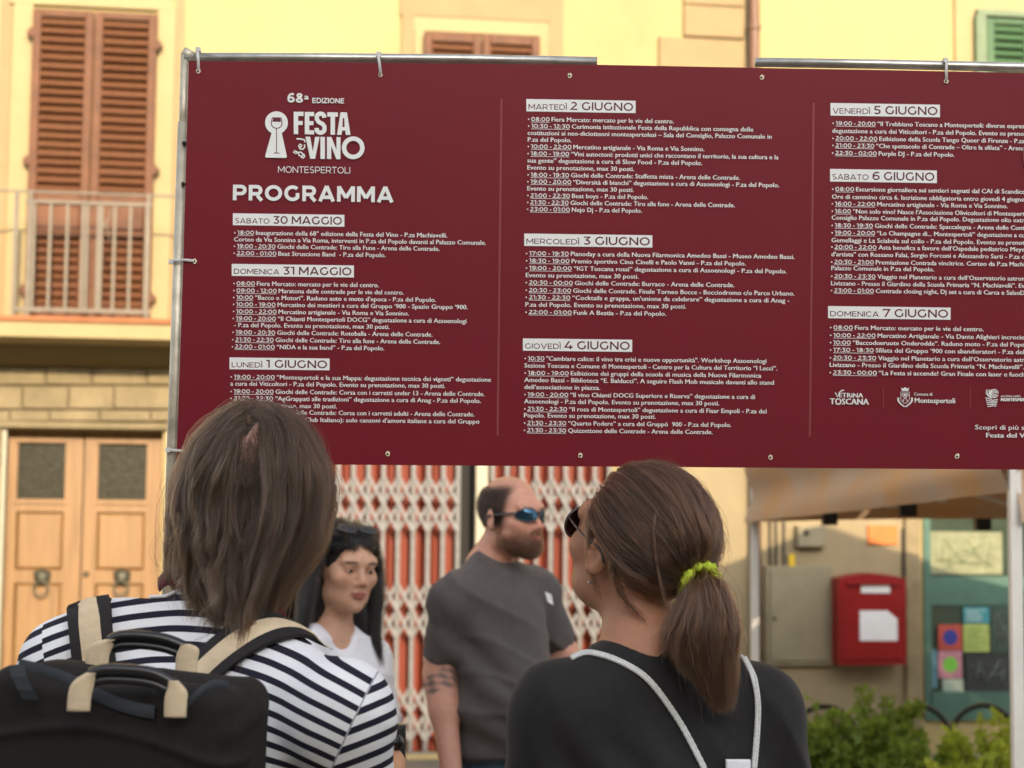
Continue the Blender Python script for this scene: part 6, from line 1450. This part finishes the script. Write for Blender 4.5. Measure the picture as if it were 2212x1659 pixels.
# ponytail
cen = interp([T2, W(1528, 1262, T2[1]-.03), W(1540, 1330, T2[1]-.045), W(1532, 1420, T2[1]-.045), W(1548, 1535, T2[1]-.04)], 26); K = 26
N = 900; a_ = np.clip(rg.normal(size=N)*.55, -1.15, 1.05); b_ = rg.normal(size=N)*.5; wd = np.interp(np.linspace(0, 1, K), [0, .12, .3, .6, .82, 1], [.010, .012, .019, .034, .032, .017])
cx = cen[None]+np.zeros((N, 1, 1)); t_ = np.linspace(0, 1, K)
off = a_[:, None]*wd[None]; ph = rg.uniform(0, 6.28, N)[:, None]
cx = cx.copy(); cx[..., 0] += off + .004*np.sin(t_[None]*9+ph)*t_; cx[..., 1] += b_[:, None]*wd[None]*.55-.012*np.cos(a_*1.5)[:, None]*np.sin(math.pi*t_)[None]
cx[..., 2] += (np.abs(a_)[:, None]**1.5)*.012*t_[None]*0
cx[..., 0] += -.022*np.clip(-a_, 0, 1)[:, None]*np.sin(math.pi*np.clip((t_-.22)/.78, 0, 1)**.9)[None]; cx += np.stack([vnoise(cx*np.array([1, 1, .35]), 26, 130+q) for q in range(3)], -1)*.006*t_[None, :, None]
ln = np.where(a_ < -.1, 1-.38*np.clip(-a_-.1, 0, 1)*rg.uniform(.6, 1.1, N), rg.uniform(.68, 1.04, N)); tt = np.clip(t_[None]*ln[:, None], 0, .9999)*(K-1); i0 = tt.astype(int); f_ = (tt-i0)[..., None]; ii = np.arange(N)[:, None]
G3 = cx[ii, i0]*(1-f_)+cx[ii, np.minimum(i0+1, K-1)]*f_
G3[..., 0] += -.012*np.clip(-a_, 0, 1)[:, None]*(t_[None]**4)
H3 = children(G3, 24, .0018, .45, 24, .0022)
Hx = children(G3[rg.integers(0, N, 120)], 3, .007, -.8, 27, .006); H3 = np.concatenate([H3, Hx])
strands('ponytail', H3, prad(len(H3), K, .00042), M['hair2'], p2, root2, 24)
# loose strands by the ear and over the crown
def loose(name, ctrl, n, spread, m, parent, root, Y, r_=.0004, seed=1, extra=None):
    g = interp([W(x, y, Y+dy) for x, y, dy in ctrl], 18)[None]; H = children(g, n, spread, .2, seed, .0012); return H
LL = [loose('l', c, n, sp, None, None, None, Hc2[1]+dy, seed=40+i) for i, (c, n, sp, dy) in enumerate([
  ([(1276, 1112, -.03), (1272, 1180, -.045), (1280, 1245, -.05), (1298, 1295, -.05)], 40, .003, 0),
  ([(1330, 1130, -.07), (1322, 1210, -.09), (1345, 1290, -.09), (1400, 1345, -.09)], 50, .004, 0),
  ([(1440, 1060, -.10), (1412, 1130, -.13), (1425, 1250, -.135), (1455, 1345, -.13)], 16, .0012, 0),
  ([(1350, 1024, -.02), (1420, 1006, -.04), (1500, 1048, -.04), (1556, 1150, -.05), (1562, 1195, -.05)], 14, .006, 0),
  ([(1390, 1014, -.02), (1460, 1016, -.06), (1530, 1080, -.06), (1566, 1180, -.05)], 12, .006, 0),
  ([(1300, 1060, -.02), (1270, 1130, -.03), (1286, 1200, -.05)], 20, .004, 0)])]
LH = np.concatenate(LL); strands('loose_hair', LH, prad(len(LH), 18, .00045), M['hair2'], p2, root2)['kind'] = 'stuff'
# crocheted lime hair tie
tie_ = empty('hair_tie', tuple(T2), 'lime green crocheted hair tie around the ponytail', 'hair tie')
axd = nn(cen[3]-cen[0]); u_ = nn(np.cross(axd, UPZ)); v_ = np.cross(axd, u_)
for ring in range(3):
    base = T2+axd*(-.006+.010*ring)
    pts = [base+(u_*math.cos(a)*(.0235+.002*math.sin(5*a+ring))+v_*math.sin(a)*.023)+axd*.003*math.sin(7*a+ring*2)-T2 for a in np.linspace(0, 2*math.pi, 49)]
    MB().tube(pts, [.0078+.0016*math.sin(i*2.1+ring) for i in range(49)], 8, caps=False, ref=tuple(axd)).build('yarn_ring', M['lime'], tie_)
mb = MB()
for i in range(70):
    a = i*.618*6.283; rr = .030; base = T2+axd*(-.009+.026*(i/70)); c = base+u_*math.cos(a)*rr+v_*math.sin(a)*rr-T2; mb.lathe([(0, -.004), (.0036, -.002), (.0036, .002), (0, .004)], tuple(c), 6)
mb.build('stitches', M['lime'], tie_)['kind'] = 'stuff'
er_ = W(1274, 1258, wp2((-.08, -.0, -.04))[1]); et = empty('earring', tuple(er_), 'tiny silver earring below the ponytailed woman\'s ear', 'earring'); MB().lathe([(0, -.004), (.003, -.002), (.0035, 0), (.003, .002), (0, .004)], (0, 0, 0), 10).build('stud', M['steel'], et)
# drawstring bag: white braided cords
br = W(1575, 1700, 2.42); db = empty('drawstring_bag', tuple(br), 'drawstring backpack with white braided cords over the black t-shirt', 'bag')
for ctrl in ([(1236, 1424), (1262, 1414), (1290, 1415), (1340, 1432), (1393, 1462), (1437, 1515), (1480, 1581), (1520, 1660)], [(1598, 1417), (1606, 1426), (1627, 1467), (1636, 1511), (1635, 1568), (1626, 1660)]):
    for sgn in (-1, 1):
        A = interp(np.array(ctrl, float), 40); pp = []; last = 2.5
        for i, a in enumerate(A):
            t__ = A[min(i+1, 39)]-A[max(i-1, 0)]; t__ = t__/np.linalg.norm(t__); q = a+np.array([-t__[1], t__[0]])*2.7*sgn*(1 if i > 6 else .8)
            p, n_ = surf(bv2, q[0], q[1], .003)
            if p is None and not pp: continue
            if p is None: p = W(q[0], q[1], last)
            last = p[1]; pp.append(p)
        pp = np.array(pp)
        for _ in range(3): pp[1:-1] = (pp[:-2]+2*pp[1:-1]+pp[2:])/4
        endd = pp[0] if sgn else pp[0]; pp = np.vstack([[pp[0]+np.array([0, .07, -.06])], [pp[0]+np.array([0, .03, -.012])], pp])
        pp = interp(pp, 150); rr = [.0029+.00035*math.sin(i*1.9) for i in range(150)]
        MB().tube([p-br for p in pp], rr, 8, ref=(0, 1, 0)).build('cord', M['cord'], db)
q = surf(bv2, 1590, 1652, .004)[0]; q = q if q is not None else W(1590, 1652, 2.45)
MB().bevbox(-.018, .018, -.005, .005, -.03, .008, .002).build('fabric_tab', M['white_cloth'], db, loc=tuple(q-br+np.array([0, -.006, 0])))
S = SDF(br+np.array([-.2, -.1, -.42]), br+np.array([.2, .2, .02]), .012); S.rbox(br+np.array([0, .03, -.22]), (.15, .06, .19), np.eye(3), .05); cloth_obj(S, br, db, M['white_cloth'], 'sack', folds((1, 0, .1), 50, .006, 71))
# ================================================================== PERSON 3: bearded man in grey t-shirt
def fuzz(name, V, Q, wgt, n, L, down, m, parent, root, r0=.0003, seed=1):
    rg = np.random.default_rng(seed); Nn = normals(V, Q); ids = np.where(wgt > .35)[0]; pr_ = wgt[ids]; ids = rg.choice(ids, n, p=pr_/pr_.sum()); P = V[ids]+rg.normal(size=(n, 3))*.0015; d = Nn[ids]+rg.normal(size=(n, 3))*.35
    K = 5; path = [P-Nn[ids]*.001]; dn = np.asarray(down)
    for i in range(1, K): d = d+dn*.5; d /= np.linalg.norm(d, axis=1)[:, None]; P = P+d*(L/(K-1))*rg.uniform(.6, 1.2, n)[:, None]; path.append(P)
    return strands(name, np.stack(path, 1), prad(n, K, r0, seed), m, parent, root)
Y3 = 5.2; fx3 = np.array([math.sin(R(42)), -math.cos(R(42)), 0]); yaw3 = R(-138)
C73 = W(1052, 1200, 5.25); RS3 = W(978, 1296, 5.12); LS3 = W(1156, 1278, 5.38)
root3 = np.array([W(1090, 1300, 5.25)[0], 5.25, 0.]); p3 = empty('person', tuple(root3), 'bearded man with mirrored sunglasses in a dark grey t-shirt', 'person')
Hc3 = W(1104, 1117, 5.2); Rm3 = rotm(R(-131), R(2), R(0)); hs3 = 1.02
hip3 = np.array([root3[0], 5.27, .86]); ER3 = W(951, 1452, 5.16); WR3 = W(975, 1668, 5.02); EL3 = W(1215, 1412, 5.46); WL3 = W(1275, 1500, 5.2)
def torso3(S, g_):
    S.cone(C73+np.array([.01, -.01, -.045]), RS3, .055+g_, .062+g_, k=.05); S.cone(C73+np.array([.01, -.01, -.045]), LS3, .055+g_, .062+g_, k=.05)
    mid = (RS3+LS3)/2; axr = nn(LS3-RS3); fr_ = nn(np.cross(axr, UPZ)); fr_ = fr_ if fr_[1] < 0 else -fr_; Rt = np.stack([axr, fr_, UPZ], 1)
    S.ell(mid+fr_*.02-UPZ*.11, (.165+g_, .115+g_, .17+g_), Rt, k=.06); S.ell(mid+fr_*.055-UPZ*.33, (.175+(g_ if g_ > 0 else -.04), .165+(g_ if g_ > 0 else -.05), .2+g_), Rt, k=.08); S.ell(mid+fr_*.02-UPZ*.47, (.165+g_*2.4, .135+g_*2.4, .12+g_), Rt, k=.06)
S = SDF((root3[0]-.42, 4.8, .02), (root3[0]+.45, 5.7, 1.75), .010, (Hc3[0]-.12, 5.02, 1.36), (Hc3[0]+.14, 5.36, 1.72), .0042)
wp3 = head(S, Hc3, Rm3, hs3, False, C73+np.array([.0, .0, -.03]), .055)
S.M = (Rm3, hs3, Hc3); S.ell((0, .07, -.088), (.034, .03, .03), k=.02); S.M = None
torso3(S, -.01); S.ell(hip3, (.14, .11, .13), k=.06); legs(S, hip3, yaw3)
S.chain([RS3, ER3, WR3], [.058, .046, .031], k=.03); S.cone(ER3+(WR3-ER3)*.12, ER3+(WR3-ER3)*.4, .044, .043, k=.03); S.chain([LS3, EL3, WL3], [.058, .046, .031], k=.03)
hand(S, WR3, np.array([.1, -.1, -1]), np.array([.8, .3, 0]), 1.05, .6); hand(S, WL3, np.array([.6, -.5, .1]), np.array([-.3, .1, -.8]), 1.05, 1.0)
bwt = {}
def man_extra(P, C, V):
    x, y, z = P.T
    bd = sstep(-z, .036, .050)*sstep(y, .0, .03)*(np.abs(x) < .075); mou = np.exp(-((z+.050)/.006)**2-(x/.028)**4)*(y > .085); lipz = np.exp(-((x/.017)**2+((z+.0635)/.006)**2)*1.2)*(y > .088)
    under = np.exp(-((z+.076)/.005)**2-(x/.02)**4)*.0; side = sstep(-z, .0, .03)*np.exp(-((y-.012)/.02)**2)*(np.abs(x) > .05)*.6
    cheek = sstep(y, .045, .065); soft = bd*(.35+.65*sstep(-z-.25*cheek*0, .045, .075)); bwt['b'] = np.clip(np.maximum(np.maximum(soft*(1-lipz), mou), side), 0, 1)*(z > -.135)
    crown = sstep(-(y-.25*z), -.045, -.01)*sstep(z, -.035, -.015)*(1-.85*sstep(z, .07, .10)); hr = np.clip(crown*(np.abs(x) < .2), 0, 1)*(~((np.abs(x) > .079) & (z < .025) & (y > -.035)))
    bwt['h'] = hr
    C = C*(1-bwt['b'][:, None]*.8)+np.array((.07, .040, .025))*bwt['b'][:, None]*.8; C = C*(1-hr[:, None]*.85)+np.array((.035, .022, .015))*hr[:, None]*.85
    # forearm tattoo bands
    ax_ = nn(WR3-ER3); t_ = (V-ER3) @ ax_; rad = np.linalg.norm(V-ER3-t_[:, None]*ax_, axis=1); an = np.arctan2((V-ER3)[:, 0], (V-ER3)[:, 1])
    tt_ = ((t_ > .01) & (t_ < .085) & (rad < .06))*np.clip(.6+.9*np.sin(an*7+t_*170)*np.sin(t_*120-an*3)+.3*vnoise(V, 70, 5), 0, 1)*sstep(-np.abs(t_-.045-.012*np.sin(an*2)), -.036, -.028)
    return C*(1-tt_[:, None]*.85)+np.array((.06, .06, .06))*tt_[:, None]*.85
Vm, Qm = body_obj(S, root3, p3, lambda V: skin_tint(V, Hc3, Rm3, hs3, np.array((.54, .27, .19)), brow=(.10, .06, .04), extra=man_extra))
fuzz('beard', Vm, Qm, bwt['b'], 8000, .008, Rm3 @ np.array([0, .25, -.9]), M['hair2'], p3, root3, .00035, 3)
fuzz('hair', Vm, Qm, bwt['h'], 14000, .007, Rm3 @ np.array([0, -.3, -.6]), M['hair3'], p3, root3, .0003, 4)
glasses('sunglasses', 'black wraparound sunglasses with blue mirror lenses worn by the bearded man', wp3, Rm3, hs3, M['lens'], rx=.031, rz=.019, y=.110, z=.002, wrap=.9)
S = SDF((root3[0]-.44, 4.8, .84), (root3[0]+.46, 5.75, 1.5), .0085); torso3(S, .008)
for (sh, el, k_) in ((RS3, ER3, .66), (LS3, EL3, .72)):
    e_ = sh+(el-sh)*k_; S.cone(sh, e_, .067, .066, k=.03); S.ell(sh, (.068, .068, .066), k=.03)
S.ell(C73+np.array([.035, -.03, .058]), (.088, .088, .062), rotm(R(-48), R(-24), 0) @ np.eye(3), k=0, op='sub'); S.plane((0, 0, W(1090, 1632, 5.2)[2]), (0, 0, -1))
def f3(V):
    a = folds((.5, 0, 1), 30, .009, 51)(V); d = np.linalg.norm(V-W(1040, 1480, 5.1), axis=1); a += np.exp(-(d/.2)**2)*np.sin((V @ nn((.75, 0, 1)))*62+2*vnoise(V, 6, 3))*.011; return a
sh3, V3, Q3 = cloth_obj(S, root3, p3, M['grey_cloth'], 'shirt', f3, 2); bv3 = bvh_of(V3, Q3)
lp = [surf(bv3, x, y, .003)[0] for x, y in ((1176, 1278), (1190, 1284), (1194, 1306), (1182, 1300))]
if all(q is not None for q in lp): MB().poly([tuple(q-root3) for q in lp]).build('shirt_print', M['print'], p3)
S = SDF((root3[0]-.32, 4.9, .04), (root3[0]+.32, 5.6, 1.05), .011); S.ell(hip3+np.array([0, 0, .06]), (.19, .165, .2), rotm(yaw3), k=.05); legs(S, hip3, yaw3, 1.15); S.plane((0, 0, 1.0), (0, 0, 1)); S.plane((0, 0, .07), (0, 0, -1))
cloth_obj(S, root3, p3, M['denim'], 'jeans', folds((0, 0, 1), 60, .004, 59)); shoes('shoe', hip3, yaw3, p3, root3)

# ================================================================== PERSON 4: long black hair, white v-neck top
C74 = W(716, 1352, 4.98); RS4 = W(655, 1400, 4.86); LS4 = W(798, 1425, 5.10)
root4 = np.array([W(735, 1300, 4.97)[0], 4.97, 0.]); p4 = empty('person', tuple(root4), 'woman with long black hair and a white v-neck top, between the two watchers', 'person')
Hc4 = W(744, 1228, 4.95); yaw4 = R(-146); Rm4 = rotm(yaw4, R(-3), R(-3)); hs4 = 1.06
hip4 = np.array([root4[0], 4.99, .80]); ER4 = W(648, 1590, 4.85); WR4 = W(690, 1720, 4.7); EL4 = W(836, 1610, 5.15); WL4 = W(800, 1720, 4.95)
def torso4(S, g_):
    S.cone(C74+np.array([0, 0, -.03]), RS4, .048+g_, .055+g_, k=.05); S.cone(C74+np.array([0, 0, -.03]), LS4, .048+g_, .055+g_, k=.05)
    mid = (RS4+LS4)/2; axr = nn(LS4-RS4); fr_ = nn(np.cross(axr, UPZ)); fr_ = fr_ if fr_[1] < 0 else -fr_; Rt = np.stack([axr, fr_, UPZ], 1)
    S.ell(mid+fr_*.0-UPZ*.11, (.155+g_, .10+g_, .15+g_), Rt, k=.06); S.ell(mid-UPZ*.3, (.15+g_, .11+g_, .2+g_), Rt, k=.08); S.ell(mid+fr_*.01-UPZ*.44, (.16+g_, .12+g_, .12+g_), Rt, k=.06)
    for sg in (-.065, .065): S.ell(mid+axr*sg+fr_*.075-UPZ*.15, (.06+g_, .06+g_, .06+g_), k=.05)
S = SDF((root4[0]-.36, 4.55, .02), (root4[0]+.38, 5.4, 1.56), .010, (Hc4[0]-.12, 4.78, 1.20), (Hc4[0]+.13, 5.1, 1.53), .004)
wp4 = head(S, Hc4, Rm4, hs4, True, C74+np.array([0, 0, -.03]), .046)
torso4(S, -.008); S.ell(hip4, (.16, .12, .14), k=.06); legs(S, hip4, yaw4, .95); S.chain([RS4, ER4, WR4], [.046, .036, .024], k=.03); S.chain([LS4, EL4, WL4], [.046, .036, .024], k=.03)
hand(S, WR4, np.array([.3, -.4, -.2]), np.array([.3, .3, -.8]), .95, .8); hand(S, WL4, np.array([-.3, -.5, -.2]), np.array([-.3, .3, -.8]), .95, .8)
body_obj(S, root4, p4, lambda V: skin_tint(V, Hc4, Rm4, hs4, np.array((.58, .33, .22)), brow=(.03, .02, .015))); eyes(wp4, Rm4, hs4, p4, root4, (-.1, 1, -.1))
S = SDF((root4[0]-.38, 4.55, .76), (root4[0]+.4, 5.4, 1.38), .0085); torso4(S, .007)
for (sh, el) in ((RS4, ER4), (LS4, EL4)): S.cone(sh, sh+(el-sh)*.75, .058, .058, k=.03)
fr4 = Rm4[:, 1]; fr4 = nn(fr4*np.array([1, 1, 0]))
S.cone(C74+fr4*.0+UPZ*.085, C74+fr4*.16-UPZ*.10, .085, .014, k=0, op='sub'); S.plane((0, 0, .8), (0, 0, -1))
cloth_obj(S, root4, p4, M['white_cloth'], 'shirt', folds((.4, 0, 1), 36, .005, 81), 2)
S = SDF((root4[0]-.3, 4.65, .04), (root4[0]+.3, 5.3, .96), .011); S.ell(hip4+np.array([0, 0, .05]), (.17, .13, .13), rotm(yaw4), k=.05); legs(S, hip4, yaw4, 1.08); S.plane((0, 0, .93), (0, 0, 1)); S.plane((0, 0, .07), (0, 0, -1))
cloth_obj(S, root4, p4, M['dark_denim'], 'trousers', folds((0, 0, 1), 60, .003, 89)); shoes('shoe', hip4, yaw4, p4, root4)
ze4 = W(800, 1470, 4.95)[2]
G4 = guides_hang(560, Hc4, Rm4, hs4, lambda D: -.01+0*D[:, 2], ze4, K=30, lift=.022, zscat=.03, flare=.015, seed=92, back=1.5, tuck=-.012)
x4 = (G4[..., 0]-Hc4[0]); tz = np.clip((Hc4[2]-.06-G4[..., 2])/.2, 0, 1.2); G4[..., 1] = np.where(x4 > .0, np.minimum(G4[..., 1], G4[..., 1]-.05*tz), G4[..., 1]); G4[..., 0] += np.where(x4 > .02, .034*tz, .006*tz); G4 += (np.stack([vnoise(G4, 16, 300+q) for q in range(3)], -1)*.012*tz[..., None])
H4 = children(G4, 26, .006, .5, 93, .003); strands('hair', H4, prad(len(H4), 30, .0006), M['hair3'], p4, root4, 26)
XL = [loose('l', c, n_, sp, None, None, None, 4.86+(.17 if i < 2 else 0), seed=400+i) for i, (c, n_, sp) in enumerate([
  ([(788, 1168, .05), (806, 1215, .04), (812, 1290, .02), (806, 1360, 0), (816, 1440, -.01)], 1500, .010), ([(780, 1160, .06), (800, 1230, .05), (800, 1310, .03), (792, 1380, .0), (800, 1425, .0)], 900, .009),
  ([(712, 1166, .03), (684, 1190, .02), (668, 1250, .0), (658, 1320, -.02), (648, 1392, -.03)], 1400, .010), ([(735, 1152, .05), (690, 1180, .03), (672, 1225, .02), (664, 1290, .0)], 700, .006)])]
XL = np.concatenate(XL); strands('side_hair', XL, prad(len(XL), 18, .0006), M['hair3'], p4, root4, 20)
S = SDF(Hc4-np.array([.2, .2, .36]), Hc4+.2, .007); S.M = (Rm4, hs4, Hc4); S.ell((0, -.014, .033), (.0815, .1, .089), k=0); S.cone((0, -.05, .0), (0, -.07, -.16), .078, .065, k=.03)
for q in (-1, 1): S.cone((q*.055, -.05, -.05), (q*.10, -.03, -.22), .038, .030, k=.03)
S.ell((0, .092, -.035), (.068, .085, .098), k=.008, op='sub'); S.ell((.078, .0, -.012), (.022, .028, .034), k=.006, op='sub'); S.ell((-.078, .0, -.012), (.022, .028, .034), k=.006, op='sub')
S.M = None; cloth_obj(S, root4, p4, M['haircap3'], 'under_hair', folds((1, 0, 0), 90, .003, 95), 1)
g4 = glasses('sunglasses', 'dark blue sunglasses pushed up on the black hair', lambda p: Hc4+Rm4 @ (np.asarray(p)*hs4), Rm4, hs4, M['zip'], rx=.027, rz=.017, y=.058, z=.112, tilt=56, arm=False)
